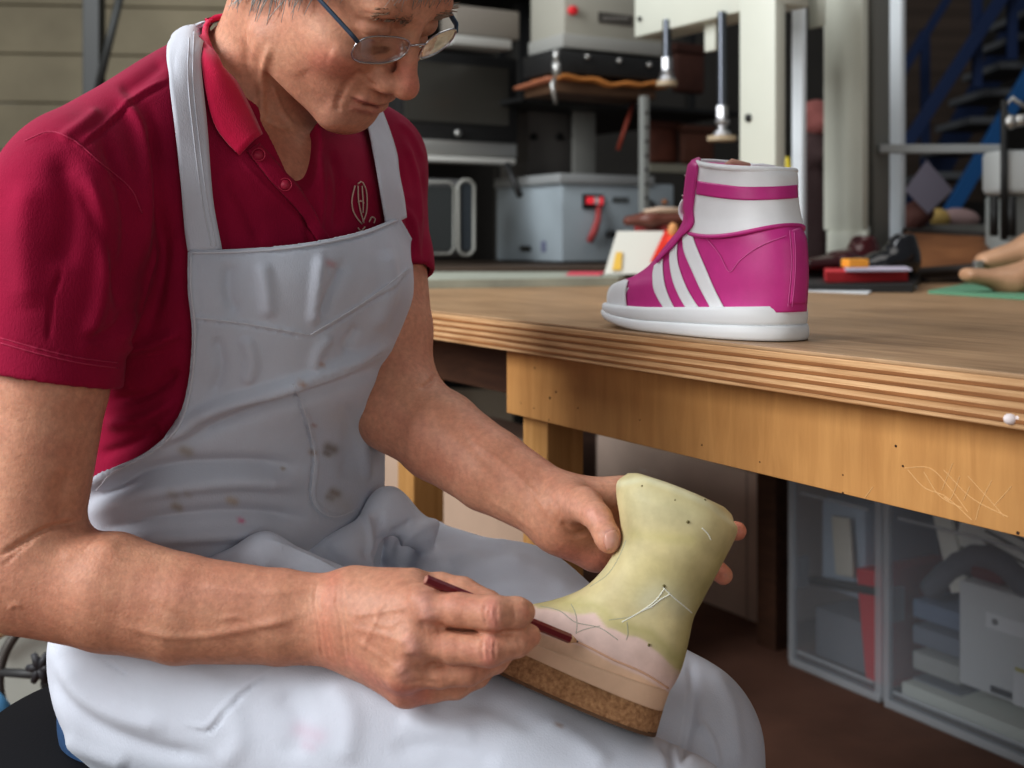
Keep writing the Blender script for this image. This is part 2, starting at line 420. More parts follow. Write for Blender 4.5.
palmL = Un(.014, Cone(P(566, 508, 1.035+DL), P(622, 498, 1.035+DL), .021, .0150), Cone(P(566, 514, 1.035+DL), P(622, 520, 1.045+DL), .021, .0150),
           Cone(P(564, 520, 1.035+DL), P(608, 541, 1.045+DL), .020, .0145), Cone(P(562, 524, 1.035+DL), P(596, 549, 1.035+DL), .018, .0155))
thuL = fing([(566, 503, 1.02+DL), (585, 505, .990+DL), (598, 518, .962+DL), (608, 538, .944+DL), (609, 541, .942+DL)], [22, 17.5, 14.0, 13.2, 11.8])
idxL = fing([(622, 499, 1.035+DL), (676, 516, 1.045+DL), (716, 530, 1.030+DL), (737, 531, 1.010+DL)], [15, 13, 11.5, 9.5])
midL = fing([(622, 520, 1.045+DL), (668, 540, 1.050+DL), (702, 558, 1.030+DL), (723, 575, 1.004+DL)], [15, 13, 11.5, 9.8])
rinL = fing([(608, 541, 1.045+DL), (645, 560, 1.045+DL), (672, 575, 1.030+DL), (690, 582, 1.015+DL)], [14, 12.5, 11, 10])
pinL = fing([(598, 550, 1.030+DL), (622, 566, 1.030+DL), (640, 580, 1.020+DL), (652, 588, 1.01+DL)], [13.5, 11, 10, 9])
handL = Un(.0035, Un(.012, palmL, thuL), Un(.01, palmL, idxL), Un(.01, palmL, midL), Un(.01, palmL, rinL), Un(.01, palmL, pinL))
handL = Un(.014, Un(.018, foreL, palmL), handL)
armsR = Un(.022, armR, handR); armsL = Un(.022, armL, handL)
inner = Off(torso, -.014)
body = Un(.012, head, Un(.03, neck, inner))
body = Un(.02, body, armsR, armsL)
BH = .0018
SK = (.585, .295, .195)
def in_poly(p, poly):
    poly = np.asarray(poly, float); ins = np.zeros(len(p), bool); j = len(poly)-1
    for i in range(len(poly)):
        xi, yi = poly[i]; xj, yj = poly[j]
        c = ((yi > p[:, 1]) != (yj > p[:, 1])) & (p[:, 0] < (xj-xi)*(p[:, 1]-yi)/(yj-yi+1e-12)+xi); ins ^= c; j = i
    return ins
def extract(me, poly, thick, front=-.3, ymax=9., ymin=0., name='cloth', fill=3.):
    """the part of a surface inside an outline, as cloth with thickness"""
    co, no = mesh_arrays(me); pr = proj(co); view = co-V3(0, 0, CAMZ); fr = -np.einsum('ij,ij->i', view, no)/np.linalg.norm(view, axis=1)
    ok = in_poly(pr, poly) & (fr > front) & (co[:, 1] < ymax) & (co[:, 1] > ymin)
    n = len(me.polygons); q = np.empty(n*4, np.int32); me.polygons.foreach_get('vertices', q); q = q.reshape(-1, 4)
    q = q[ok[q].all(1)]
    us, inv = np.unique(q, return_inverse=True); q = inv.reshape(-1, 4); co = co[us]; no = no[us]
    e = np.concatenate([q[:, [i, (i+1) % 4]] for i in range(4)]); key = {}
    es = np.sort(e, 1); u, idx, cnt = np.unique(es, axis=0, return_index=True, return_counts=True)
    be = e[idx[cnt == 1]]; bv = np.unique(be)
    p2 = proj(co[bv]); cl = np.vstack([poly, poly[:1]]).astype(float)
    best = np.full(len(p2), 1e9); tgt = p2.copy()
    for i in range(len(cl)-1):
        d = cl[i+1]-cl[i]; h = np.clip(((p2-cl[i])@d)/(d@d+1e-9), 0, 1); c = cl[i]+h[:, None]*d; dd = np.linalg.norm(p2-c, axis=1)
        m = dd < best; best[m] = dd[m]; tgt[m] = c[m]
    m = best < fill
    Y = co[bv][:, 1]; new = np.stack([(tgt[:, 0]-CX)/F*Y, Y, CAMZ-(tgt[:, 1]-HZ)/F*Y], 1); b2 = bv[m]; co[b2] = new[m]
    return co, no, q, be, thick, name
def thicken(x):
    co, no, q, be, thick, name = x; N = len(co)
    T = co+no*thick
    f = np.concatenate([q+N, q[:, ::-1], np.stack([be[:, 0], be[:, 1], be[:, 1]+N, be[:, 0]+N], 1)])
    return quads_mesh(name, np.vstack([co, T]), f)
me = sdf_mesh('person', body, BH)
from_hand = [   # creases, knuckles and veins
 ([(445, 629), (480, 633), (515, 632)], 2.2, -.0012),
 ([(410, 592), (424, 604), (430, 622)], 9, .0022), ([(404, 636), (412, 645), (414, 655)], 8, .0022), ([(396, 664), (403, 674)], 7, .0018),
 ([(486, 603), (484, 614), (487, 626)], 1.3, -.0014), ([(491, 602), (489, 614), (492, 628)], 1.3, -.0014), ([(497, 603), (496, 614), (498, 627)], 1.2, -.0014),
 ([(484, 638), (482, 649), (484, 660)], 1.3, -.0014), ([(489, 638), (488, 650), (490, 662)], 1.3, -.0014), ([(495, 640), (494, 650), (495, 660)], 1.2, -.0014),
 ([(515, 603), (514, 612), (516, 622)], 1.1, -.0006), ([(518, 634), (519, 642), (522, 650)], 1.1, -.0006),
 ([(352, 616), (380, 612), (410, 607)], 2.6, .0011), ([(352, 628), (380, 634), (405, 642)], 2.8, .0010), ([(356, 640), (380, 656), (398, 669)], 2.6, .0010),
 ([(362, 650), (372, 630), (385, 600)], 2.2, .0008), ([(372, 622), (392, 626), (402, 618)], 1.8, .0007),
 ([(418, 622), (426, 626), (446, 629)], 5, -.0022), ([(408, 656), (420, 660), (446, 664)], 4, -.0018), ([(404, 682), (420, 682), (444, 684)], 3, -.0012),
 ([(520, 604), (530, 606), (534, 612)], 1.4, -.0005),
] + [([(312+k*5.3, 578+k%3*3), (309+k*5.5, 600), (313+k*5.5, 625), (316+k*5.5, 650), (320+k*5.5, 664)], 1.5+.5*(k%3), -.0003-.00025*((k*7)%4)) for k in range(7)] + [
 ([(120, 625), (180, 637), (250, 628), (300, 615)], 4, .0016), ([(200, 585), (250, 592), (310, 590)], 5, .0014), ([(140, 600), (180, 618), (210, 640)], 5, -.0010),
 ([(215, 620), (240, 617), (262, 625), (290, 622)], 2.4, .0010), ([(60, 560), (90, 545), (120, 550)], 7, .0016),
 ([(0, 556), (25, 541), (50, 528), (82, 521)], 2.6, -.0038), ([(3, 566), (18, 552), (34, 541)], 1.6, -.0016), ([(82, 553), (92, 543), (100, 536)], 1.4, -.0008),
 ([(70, 470), (60, 500), (66, 520)], 9, -.0025), ([(8, 610), (16, 604), (22, 608)], 2, .001),
 # left hand
 ([(588, 512), (594, 520), (598, 532)], 1.4, -.0006), ([(596, 508), (601, 512), (607, 513)], 1.2, -.0007), ([(597, 512), (602, 516), (609, 516)], 1.1, -.0006),
 ([(606, 534), (612, 531), (618, 535)], 1.1, -.0007), ([(605, 536), (606, 546), (612, 551)], 1.0, -.0006), ([(612, 541), (612, 541.5), (612, 542)], 4.5, .0006),
 ([(560, 522), (574, 534), (590, 530)], 3, -.0022), ([(552, 500), (560, 510), (556, 524)], 1.5, -.0008), ([(545, 490), (552, 500), (548, 515)], 1.4, -.0007),
 ([(470, 440), (500, 462), (530, 488), (552, 520)], 3, .0012), ([(440, 410), (480, 455), (520, 500)], 5, -.0009), ([(490, 500), (510, 512), (535, 532)], 2.5, .0009),
 ([(436, 376), (428, 384), (420, 388)], 2.5, -.0020),
 # face
 ([(364, 72), (352, 78), (343, 90), (340, 99)], 3.2, -.0022), ([(340, 96), (337, 104), (338, 112)], 3.0, -.0016), ([(352, 111), (362, 114), (372, 113)], 4, -.0018),
 ([(300, 70), (312, 92), (330, 108)], 9, -.0018), ([(330, 52), (344, 58), (358, 62)], 8, .0022), ([(372, 71), (366, 76), (369, 83), (377, 84)], 1.6, -.0016),
 ([(362, 12), (374, 15), (392, 14)], 1.6, -.0012), ([(356, 17), (370, 24), (390, 22)], 2.0, -.0010), ([(352, 30), (366, 36), (384, 36)], 3, -.0012),
 ([(270, 45), (262, 80), (262, 120)], 4, .003), ([(250, 30), (246, 60), (250, 85)], 5, -.002), ([(272, 85), (282, 110), (296, 130)], 3, .002), ([(262, 118), (276, 126), (290, 128)], 2, -.0014),
]
sculpt(me, from_hand)
RD = (.62, .20, .15); TN = (.50, .24, .15); PK = (.68, .36, .29)
def skinzones(co, no, pr, col):
    # the shade of a shaven beard and a ruddier face
    f = np.exp(-(((pr[:, 0]-345)/42)**2+((pr[:, 1]-112)/26)**2)); f[co[:, 2] < 1.0] = 0
    col = col*(1-.28*f[:, None])+np.array((.33, .22, .18))*.28*f[:, None]
    return col
paint(me, SK, [([(405, 70), (414, 88)], 12, RD, .55), ([(320, 62), (345, 66)], 14, RD, .4), ([(356, 100), (370, 104), (378, 108)], 3, (.50, .17, .14), .6), ([(352, 107), (366, 111), (376, 112)], 2.5, (.55, .22, .18), .4),
 ([(352, 97.5), (364, 102), (378, 107.5)], 1.0, (.16, .05, .04), .8),
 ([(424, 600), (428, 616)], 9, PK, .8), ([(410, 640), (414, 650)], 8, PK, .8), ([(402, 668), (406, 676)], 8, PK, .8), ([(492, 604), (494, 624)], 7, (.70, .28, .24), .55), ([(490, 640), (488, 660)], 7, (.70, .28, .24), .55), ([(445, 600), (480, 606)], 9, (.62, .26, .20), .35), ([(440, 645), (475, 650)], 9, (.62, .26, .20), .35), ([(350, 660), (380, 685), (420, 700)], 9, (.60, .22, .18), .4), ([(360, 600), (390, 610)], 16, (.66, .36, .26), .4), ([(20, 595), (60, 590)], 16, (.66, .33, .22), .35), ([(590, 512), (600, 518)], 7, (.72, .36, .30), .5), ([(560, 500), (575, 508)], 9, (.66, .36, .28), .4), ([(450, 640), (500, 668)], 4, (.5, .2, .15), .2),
 ([(524, 612), (532, 612)], 8, RD, .28), ([(528, 638), (538, 636)], 8, RD, .28), ([(400, 690), (425, 694)], 8, RD, .3),
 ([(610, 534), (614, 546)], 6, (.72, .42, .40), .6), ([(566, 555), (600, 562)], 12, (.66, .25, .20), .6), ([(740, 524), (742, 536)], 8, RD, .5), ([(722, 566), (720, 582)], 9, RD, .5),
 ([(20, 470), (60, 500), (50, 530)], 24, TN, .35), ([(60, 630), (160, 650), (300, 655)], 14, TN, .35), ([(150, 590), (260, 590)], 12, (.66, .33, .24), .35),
 ([(335, 575), (325, 620), (330, 665)], 10, (.60, .22, .15), .4), ([(60, 560), (90, 560)], 18, (.66, .33, .22), .3)], mott=.17, fn=skinzones)
skin = mat('skin', SK, .52, sss=.12, attr=True, var=.16, vscale=200, bump=.0004, bscale=420, spec=.4)
person = link('person', me, skin, smooth=True)
tag(person, 'grey-haired man in a red polo shirt and white apron, sitting bent over a boot form', 'person')
body_bvh = bvh_of(me)
BM = me

# ------------------------------------------------------------------ red polo shirt
cuffR = P(56, 380, .985); cuffL = P(384, 268, 1.235)
slR = Un(.01, Cone(SHR, P(49, 378, .985), .066, .0565), Cone(P(49, 378, .985), P(45, 430, .985), .0565, .0560))
slR = And(slR, Plane(cuffR, (-.16, -.10, -1)), .003)
slL = Un(.01, Cone(SHL, P(379, 262, 1.235), .058, .0545), Cone(P(379, 262, 1.235), P(384, 310, 1.21), .0545, .054))
slL = And(slL, Plane(P(400, 276, 1.235), (.12, -.3, -1)), .003)
shirt = Un(.022, torso, slR, slL)
shirt = Sub(shirt, Cone(P(49, 372, .985), P(40, 460, .975), .0535, .0530), .002)
shirt = Sub(shirt, Cone(P(380, 262, 1.235), P(386, 330, 1.21), .050, .050), .002)
nk = unit(H(-.020, 0, -.055)-P(262, 128, 1.20))
shirt = Sub(shirt, Un(.01, Cone(P(258, 112, 1.185), P(258, 112, 1.185)+nk*.2, .073, .08), Cone(P(290, 128, 1.10), P(314, 203, 1.055), .030, .006)), .003)
sm = sdf_mesh('polo_shirt', shirt, .0024)
S = lambda *a: a
SF = [   # seams and folds of the shirt (outline points, width px, height m, side)
 ([(25, 143), (50, 134), (73, 142), (100, 165), (130, 190), (142, 215)], 1.6, .0016), ([(78, 146), (110, 120), (140, 94), (170, 78)], 3.0, .0022), ([(82, 148), (112, 123), (142, 97), (170, 83)], 2.2, -.0022),
 ([(0, 337), (40, 349), (80, 358), (122, 362)], 1.2, -.0014), ([(0, 343), (40, 353), (80, 362), (120, 366)], 1.0, .0006),
 ([(150, 110), (158, 180), (163, 260), (150, 330)], 6, -.006), ([(100, 130), (118, 170), (130, 230), (120, 300)], 9, -.0055), ([(60, 150), (70, 210), (60, 270)], 14, -.005),
 ([(88, 175), (104, 235), (100, 300), (84, 350)], 8, .005), ([(30, 180), (24, 240), (30, 310)], 16, .005), ([(120, 96), (140, 130), (146, 200), (140, 270)], 6, .005),
 ([(160, 240), (140, 300), (118, 350)], 6, .004), ([(100, 110), (78, 128), (60, 140)], 6, .003), ([(140, 300), (112, 330), (80, 340)], 5, -.003),
 ([(120, 350), (150, 345), (182, 330)], 6, .0045), ([(110, 400), (145, 395), (180, 370)], 5, -.005), ([(106, 425), (140, 420), (176, 400)], 6, .005), ([(100, 455), (130, 445), (160, 425)], 5, -.004),
 ([(225, 175), (245, 205), (262, 245)], 7, -.003), ([(240, 160), (268, 190), (300, 222), (322, 246)], 1.5, .0016), ([(272, 168), (300, 205), (330, 240)], 1.5, .0012), ([(320, 150), (322, 190), (318, 240)], 4, .003), ([(332, 150), (340, 190), (336, 230)], 5, -.0035), ([(305, 215), (310, 240), (312, 260)], 4, -.003),
 ([(395, 150), (405, 190), (410, 235), (408, 270)], 3.5, -.004), ([(404, 140), (416, 180), (420, 230)], 3.5, .004), ([(421, 170), (427, 210), (424, 262)], 3, -.003), ([(398, 120), (412, 135), (424, 160)], 3, .002), ([(386, 160), (398, 190), (413, 220), (418, 250)], 2.5, .003),
 ([(410, 262), (420, 266), (432, 263)], 1.2, -.0015), ([(200, 40), (188, 60), (182, 90)], 5, .003), ([(165, 60), (140, 80), (120, 92)], 7, -.003),
]
SF = [(f[0], f[1], f[2]*(1.25 if f[1] >= 5 else 1.0))+tuple(f[3:]) for f in SF]+[([(62, 268), (52, 300), (48, 340)], 2.2, -.003), ([(80, 185), (100, 225), (118, 280), (122, 320)], 7, -.005)]
sculpt(sm, SF)
RED = (.34, .010, .055)
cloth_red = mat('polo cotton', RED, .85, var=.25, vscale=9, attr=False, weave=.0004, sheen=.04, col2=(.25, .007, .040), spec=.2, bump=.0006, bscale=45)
ps = link('polo_shirt', sm, cloth_red, person, True)
ps['label'] = 'crimson short-sleeved polo shirt'
sh_bvh = bvh_of(sm, BM)
hemm = mat('hem stitching red', (.40, .03, .085), .85)
shv0 = bvh_of(sm)
for L in ([(1, 343), (40, 354), (80, 363), (117, 368)], [(1, 338), (40, 349), (80, 358), (118, 363)], [(25, 141), (50, 132), (73, 140), (100, 163), (130, 188), (142, 213)]):
    b_ = MB(); b_.tube(cast_line(shv0, L, 40, .0003), .0006, 5); b_.build('hem_stitching', hemm, ps, True)
# collar: a folded flap round the neck
def flap(name, inner, outer, col, parent, n=26, m=7, off=.004, th=.0022, bul=.004, sm=1, guess=1.12, bv=None):
    me = ribbon(bv or sh_bvh, inner, outer, n, m, off, th, guess, bul, sm)
    return link(name, me, col, parent, True)
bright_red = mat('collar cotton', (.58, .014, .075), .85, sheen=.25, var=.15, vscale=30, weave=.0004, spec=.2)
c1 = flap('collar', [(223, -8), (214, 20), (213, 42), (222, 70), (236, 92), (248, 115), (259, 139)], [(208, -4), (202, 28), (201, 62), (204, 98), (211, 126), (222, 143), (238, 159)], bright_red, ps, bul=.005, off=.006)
pl = flap('placket', [(246, 152), (270, 182), (296, 210), (318, 243)], [(258, 146), (282, 172), (306, 202), (328, 240)], cloth_red, ps, off=.002, bul=.001)
for (x, y) in ((284, 185), (257, 158)):
    p = cast(sh_bvh, x, y, .0050); d = (CAM-p).normalized(); d = (d+Vector((-.1, 0, .2))).normalized()
    b = MB(); b.cyl(p-d*.0015, p+d*.0018, .0046, .0043, 24); ring = [p+d*.0018+(d.orthogonal()*math.cos(a)+d.cross(d.orthogonal())*math.sin(a))*.0040 for a in np.linspace(0, 6.283, 24, False)]
    b.tube(ring, .0006, 6, closed=True); b.build('button', mat('button red', (.33, .015, .05), .55), ps, True)
emb = mat('embroidery thread', (.50, .36, .30), .6)
b = MB()
for L in ([(354, 186), (351, 200), (352, 210), (356, 218), (361, 224)], [(357, 184), (361, 182), (365, 190), (366, 203), (365, 214), (362, 222)], [(357, 186), (357.5, 200), (360, 213), (363, 223)], [(361, 186), (362, 200), (362, 213)], [(357, 202), (360, 201), (363, 203)], [(368, 222), (371, 217), (374, 219), (373, 223)], [(357, 228), (360, 231), (364, 227)]):
    b.tube(cast_line(sh_bvh, L, 16, .0012), .0008, 6)
b.build('embroidered_emblem', emb, ps, True)['label'] = 'pale embroidered oval emblem on the shirt chest'
# ------------------------------------------------------------------ white apron: skirt over the lap, bib, straps
hip = P(154, 671, 1.08); kneeR = P(655, 858, .93); kneeL = P(672, 748, 1.08)
thM = P(370, 740, 1.0); thN = P(510, 786, .965)
thR = Un(.01, Cone(hip, thM, .100, .090), Cone(thM, thN, .090, .086), Cone(thN, kneeR, .086, .080), Cone(kneeR, P(640, 1000, .93), .080, .07))
thL = Un(.02, Cone(P(325, 590, 1.33), P(510, 632, 1.20), .098, .083), Cone(P(510, 632, 1.20), kneeL, .083, .077), Cone(kneeL, P(705, 1000, 1.08), .077, .07))
lap = Un(.05, thR, ECone(P(238, 600, 1.20), P(235, 640, 1.20), SIDE, (.150, .17), (.090, .115)), ECone(P(300, 640, 1.10), P(540, 735, 1.06), (0, 1, 0), (.12, .09), (.05, .045)))
lap = Un(.03, lap, thL)
lap = And(lap, Plane(P(500, 960, 1.0), (0, 0, -1)), .002)
# the bunched cloth at the waist and the turned-back corner
lap = Un(.03, lap, Cone(P(285, 572, 1.11), P(345, 558, 1.13), .016, .018), Cone(P(345, 558, 1.13), P(388, 507, 1.18), .018, .013), Cone(P(388, 507, 1.18), P(420, 532, 1.19), .013, .016))
lap = Un(.014, lap, Cone(P(200, 586, 1.05), P(264, 556, 1.05), .020, .018), Cone(P(264, 556, 1.05), P(350, 592, 1.05), .018, .018))
lap = And(lap, Plane(P(46, 706, 1.02), (-.86, .1, -.5)), .03)
lm = sdf_mesh('apron', lap, .0026)
LF = [
 ([(268, 540), (300, 553), (352, 576)], 1.6, .0025),
 ([(240, 600), (260, 575), (268, 560)], 4, .002), ([(186, 729), (211, 731), (228, 712), (246, 692), (278, 669)], 1.5, -.0018), ([(186, 724), (206, 726), (222, 708), (240, 690), (272, 667)], 2.5, .0016),
 ([(44, 655), (56, 690), (90, 722), (150, 748), (210, 758)], 7, -.005), ([(60, 660), (80, 692), (120, 716), (170, 728)], 8, .005), ([(95, 652), (110, 664), (130, 676)], 2, -.0025),
 ([(60, 740), (90, 752), (130, 766)], 7, .005), ([(280, 690), (300, 720), (290, 760)], 10, -.0035), ([(330, 680), (350, 715), (345, 765)], 10, .0035), ([(400, 715), (430, 730), (480, 735)], 9, .003), ([(440, 700), (490, 706), (540, 730)], 7, -.003),
 ([(390, 750), (440, 745), (500, 765)], 8, -.003), ([(540, 720), (580, 742), (610, 768)], 8, .003), ([(230, 700), (240, 740), (220, 768)], 9, .003),
 ([(367, 512), (370, 535), (370, 575)], 2.5, .004), ([(379, 512), (381, 540), (378, 575)], 5, -.005), ([(390, 533), (400, 530), (412, 521)], 4, -.003), ([(394, 560), (405, 540), (425, 526), (450, 522)], 5, .005), ([(402, 572), (415, 552), (436, 545)], 6, -.003), ([(412, 575), (440, 555), (480, 556)], 7, .003),
 ([(320, 545), (335, 560), (350, 572)], 6, -.004), ([(360, 550), (380, 560), (400, 580)], 5, -.003), ([(440, 565), (470, 548), (505, 545)], 8, -.004), ([(450, 580), (490, 562), (530, 565)], 8, .004), ([(470, 592), (510, 580), (560, 588)], 8, -.003), ([(430, 530), (470, 530), (510, 548)], 6, .003), ([(500, 556), (540, 572), (575, 590)], 6, .002), ([(400, 590), (440, 585), (480, 590)], 8, .003),
 ([(690, 660), (694, 700), (682, 768)], 5, -.004), ([(712, 670), (730, 705), (738, 768)], 6, .004), ([(698, 720), (712, 742), (718, 768)], 4, .003), ([(664, 742), (672, 755), (676, 775)], 5, -.004),
]
LF = [(f[0], f[1]*(1.25 if f[1] > 5 else 1), f[2]*(.8 if f[1] > 5 else 1))+tuple(f[3:]) for f in LF]
sculpt(lm, LF)
WH = (.60, .62, .68)
STN = (.30, .24, .17)
cloth_white = mat('apron cotton', WH, .9, attr=True, var=.06, vscale=14, bump=.0004, bscale=30, weave=.00025, sheen=.2, spec=.15)
paint(lm, (.60, .64, .72), [([(300, 730), (318, 736)], 9, (.62, .45, .55), .4), ([(305, 745), (312, 748)], 5, (.6, .42, .52), .3), ([(556, 724), (562, 726)], 2, (.35, .25, .2), .7), ([(560, 610), (600, 618)], 14, (.55, .60, .70), .3)], mott=.015)
apron = link('apron', lm, cloth_white, person, True)
apron['label'] = 'white cotton bib apron with small stains'
core2 = Un(.045, core, Cone(P(84, 172, 1.02), P(232, 76, 1.16), .056, .052), Cone(SHL, P(290, 100, 1.24), .056, .05))
bibS = Off(Un(.03, core2, ECone(P(322, 280, 1.115), P(300, 360, 1.12), SIDE, (.090, .08), (.055, .05))), .0075)
bm0 = sdf_mesh('bib', bibS, .0024, lo=(-.50, .9, .55), hi=(-.05, 1.26, .98))
BP = np.vstack([smooth_pl([(188, 250), (240, 249), (300, 244), (360, 232), (398, 217)], 20), smooth_pl([(398, 217), (411, 240), (430, 280), (440, 400), (430, 500), (400, 530)], 16), [(385, 570), (240, 590), (90, 560)],
                smooth_pl([(78, 526), (79, 505), (84, 490), (110, 470), (150, 449), (176, 423), (188, 384), (192, 330), (188, 290), (188, 250)], 30)])
x = extract(bm0, BP, .002, front=-.35, ymax=1.235, name='bib', fill=5.)
bib = quads_mesh('bib', x[0], x[2]); 
BF = [
 ([(190, 316), (248, 323), (310, 334)], 1.5, .0014), ([(310, 334), (367, 299), (411, 267)], 1.5, .0014), ([(190, 319), (248, 326), (310, 338)], 1.2, -.0012), ([(310, 338), (367, 303), (411, 271)], 1.2, -.0012),
 ([(192, 256), (240, 255), (300, 250), (360, 238), (398, 224)], 1.2, -.0010), ([(196, 256), (199, 300), (197, 350)], 1.2, -.0010),
 ([(176, 428), (230, 402), (293, 384), (340, 366), (384, 346)], 6, .008), ([(180, 440), (240, 415), (300, 396), (350, 380), (386, 362)], 7, -.005),
 ([(82, 492), (119, 468), (159, 440), (200, 425)], 6, .006), ([(95, 500), (150, 470), (230, 462), (300, 466)], 8, -.006), ([(90, 512), (150, 492), (230, 480), (300, 484)], 8, .006), ([(100, 530), (170, 516), (250, 512), (310, 520)], 8, -.006), ([(130, 540), (200, 536), (270, 532)], 6, .005),
 ([(293, 383), (305, 412), (315, 457), (312, 497), (320, 510), (335, 517), (360, 508)], 1.5, .0018), ([(290, 384), (302, 412), (312, 457), (309, 497), (318, 513), (335, 520)], 1.4, -.0014), ([(296, 383), (340, 366), (382, 350)], 1.5, -.0020),
 ([(230, 262), (228, 290), (236, 315)], 7, -.0035), ([(262, 262), (266, 290), (268, 318)], 7, .0035), ([(320, 255), (316, 290), (312, 325)], 5, .004), ([(345, 260), (330, 290), (318, 318)], 6, -.0035), ([(385, 250), (388, 290), (372, 330)], 8, .004),
 ([(215, 335), (222, 365), (212, 395)], 6, -.003), ([(245, 335), (252, 360), (246, 385)], 6, .003), ([(330, 335), (318, 350), (312, 370)], 5, .003), ([(358, 325), (345, 345), (350, 352)], 6, -.003),
 ([(345, 400), (350, 440), (344, 480)], 9, -.003), ([(366, 400), (362, 440), (366, 480)], 5, .003),
]
BF = [(f[0], f[1], f[2]*1.45)+tuple(f[3:]) for f in BF]
sculpt(bib, BF)
co, no = mesh_arrays(bib)
bib2 = thicken((co, no, x[2], x[3], .0018, 'bib')); bpy.data.meshes.remove(bib)
def spots(*a): return [([(px-r*.6, py), (px+r*.6, py+r*.5)], r, c, al) for px, py, r, c, al in a]
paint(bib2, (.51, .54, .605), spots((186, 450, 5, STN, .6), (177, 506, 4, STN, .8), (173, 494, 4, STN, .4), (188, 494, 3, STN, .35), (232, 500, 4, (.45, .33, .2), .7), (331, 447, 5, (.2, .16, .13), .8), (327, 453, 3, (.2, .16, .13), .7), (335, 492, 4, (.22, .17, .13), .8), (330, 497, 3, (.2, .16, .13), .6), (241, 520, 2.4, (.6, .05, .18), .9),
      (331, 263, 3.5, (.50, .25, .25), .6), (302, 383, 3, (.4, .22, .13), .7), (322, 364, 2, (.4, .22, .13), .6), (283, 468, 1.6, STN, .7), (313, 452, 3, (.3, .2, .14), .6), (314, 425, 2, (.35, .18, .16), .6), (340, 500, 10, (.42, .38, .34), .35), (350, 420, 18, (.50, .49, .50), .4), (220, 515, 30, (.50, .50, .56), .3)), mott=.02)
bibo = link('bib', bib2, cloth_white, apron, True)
bib_bvh = bvh_of(bib2)
seam = mat('apron seam thread', (.56, .58, .63), .9)
def piping(parent, bv, L, r=.0011, off=.0004, n=40, name='seam', m=None):
    b = MB(); b.tube(cast_line(bv, L, n, off), r, 6); return b.build(name, m or seam, parent, True)
piping(bibo, bib_bvh, [(191, 253), (240, 252), (300, 247), (360, 235), (397, 220.5)], name='hem')
piping(bibo, bib_bvh, [(97, 490), (112, 473), (152, 452), (179, 426), (191, 386), (195, 330), (191, 290), (191, 253)], name='hem')
for L in ([(191, 317), (248, 324), (310, 335)], [(310, 335), (367, 300), (408, 269)], [(293, 384), (305, 412), (315, 457), (312, 497), (320, 511), (335, 517), (358, 509)]): piping(bibo, bib_bvh, L, .0007, .0001, name='seam')
all_bvh = bvh_of(sm, BM, bib2)
st1 = link('strap', ribbon(sh_bvh, [(209, -6), (190, 18), (172, 42), (168, 80), (172, 130), (180, 190), (189, 252)], [(228, -6), (213, 8), (200, 36), (199, 78), (205, 140), (212, 200), (221, 250)], 60, 9, .006, .0022, 1.12, .0012, 3), cloth_white, apron, True)
st2 = link('strap', ribbon(bvh_of(sm), [(355, 108), (362, 130), (369, 165), (374, 195), (379, 224)], [(368, 98), (378, 120), (388, 150), (394, 185), (399, 219)], 40, 8, .007, .0022, 1.15, .001, 3), cloth_white, apron, True)
for s_ in (st1, st2): paint(s_.data, (.56, .58, .64), mott=.02)
b1 = bvh_of(st1.data, st2.data)
for L in ([(206, 36), (204, 78), (210, 140), (217, 200), (221, 246)],): pass
for L in ([(194, 32), (193, 78), (199, 140), (207, 200), (216, 246)], [(189, 38), (188, 80), (194, 140), (202, 200), (211, 246)]): piping(st1, b1, L, .0005, .0002)
# jeans under the apron, seen at the hip
jl = Un(.02, Cone(P(160, 708, 1.09), P(365, 765, 1.01), .088, .070), Cone(P(365, 755, 1.01), P(628, 820, .95), .075, .062), Cone(P(628, 820, .95), P(640, 1290, .95), .050, .05),
        Cone(P(325, 600, 1.33), P(672, 755, 1.09), .08, .058), Cone(P(672, 755, 1.09), P(700, 1190, 1.10), .058, .05), Ell(P(240, 640, 1.20), (.13, .12, .09)))
jm = sdf_mesh('jeans', jl, .005)
link('jeans', jm, mat('denim', (.035, .09, .20), .85, var=.3, vscale=120, bump=.0005, bscale=400), person, True)
for (kx, Y) in ((640, .95), (700, 1.10)):
    a = P(kx, 242, Y); a[2] = .05
    sh = Un(.02, ECone(a+V3(-.01, .02, .01), a+V3(.17, -.06, -.01), (.3, 1, 0), (.045, .045), (.045, .035)), Cone(a, a+V3(-.01, 0, .07), .045, .045))
    sh = And(sh, Plane((0, 0, .002), (0, 0, -1)), .002)
    link('work_shoe', sdf_mesh('work_shoe', sh, .006), mat('shoe leather black', (.02, .02, .022), .4), person, True)
# ------------------------------------------------------------------ glasses, hair, nails
gm = mat('glass rim metal', (.55, .56, .58), .25, metal=1.)
lensm = mat('lens glass', (.95, .97, .97), .03, trans=1., ior=1.08, spec=.6)
dk = mat('temple blue grey', (.05, .08, .12), .35)
gl = []
def Hv(x, y, z): return Vector(H(x, y, z))
def lens_ring(s):
    pts = []
    for a in np.linspace(0, 2*math.pi, 40, False):
        ca, sa = math.cos(a), math.sin(a)
        y = .0285*np.sign(ca)*abs(ca)**.75; z = .0150*np.sign(sa)*abs(sa)**(.8 if sa < 0 else .6)
        y *= 1-.10*max(0, -sa)
        yy = .0385+y; pts.append(Hv(.1115-.20*max(0, yy-.010)-.10*max(0, -z), s*yy, z-.011-.02*(yy-.038)))
    return pts
R1 = lens_ring(-1); R2 = lens_ring(1)
b = MB(); b.tube(R1, .0009, 6, closed=True); b.tube(R2, .0009, 6, closed=True)
glasses = b.build('eyeglasses', gm, person, True)
glasses['label'] = 'thin metal-rimmed glasses worn low on the nose'
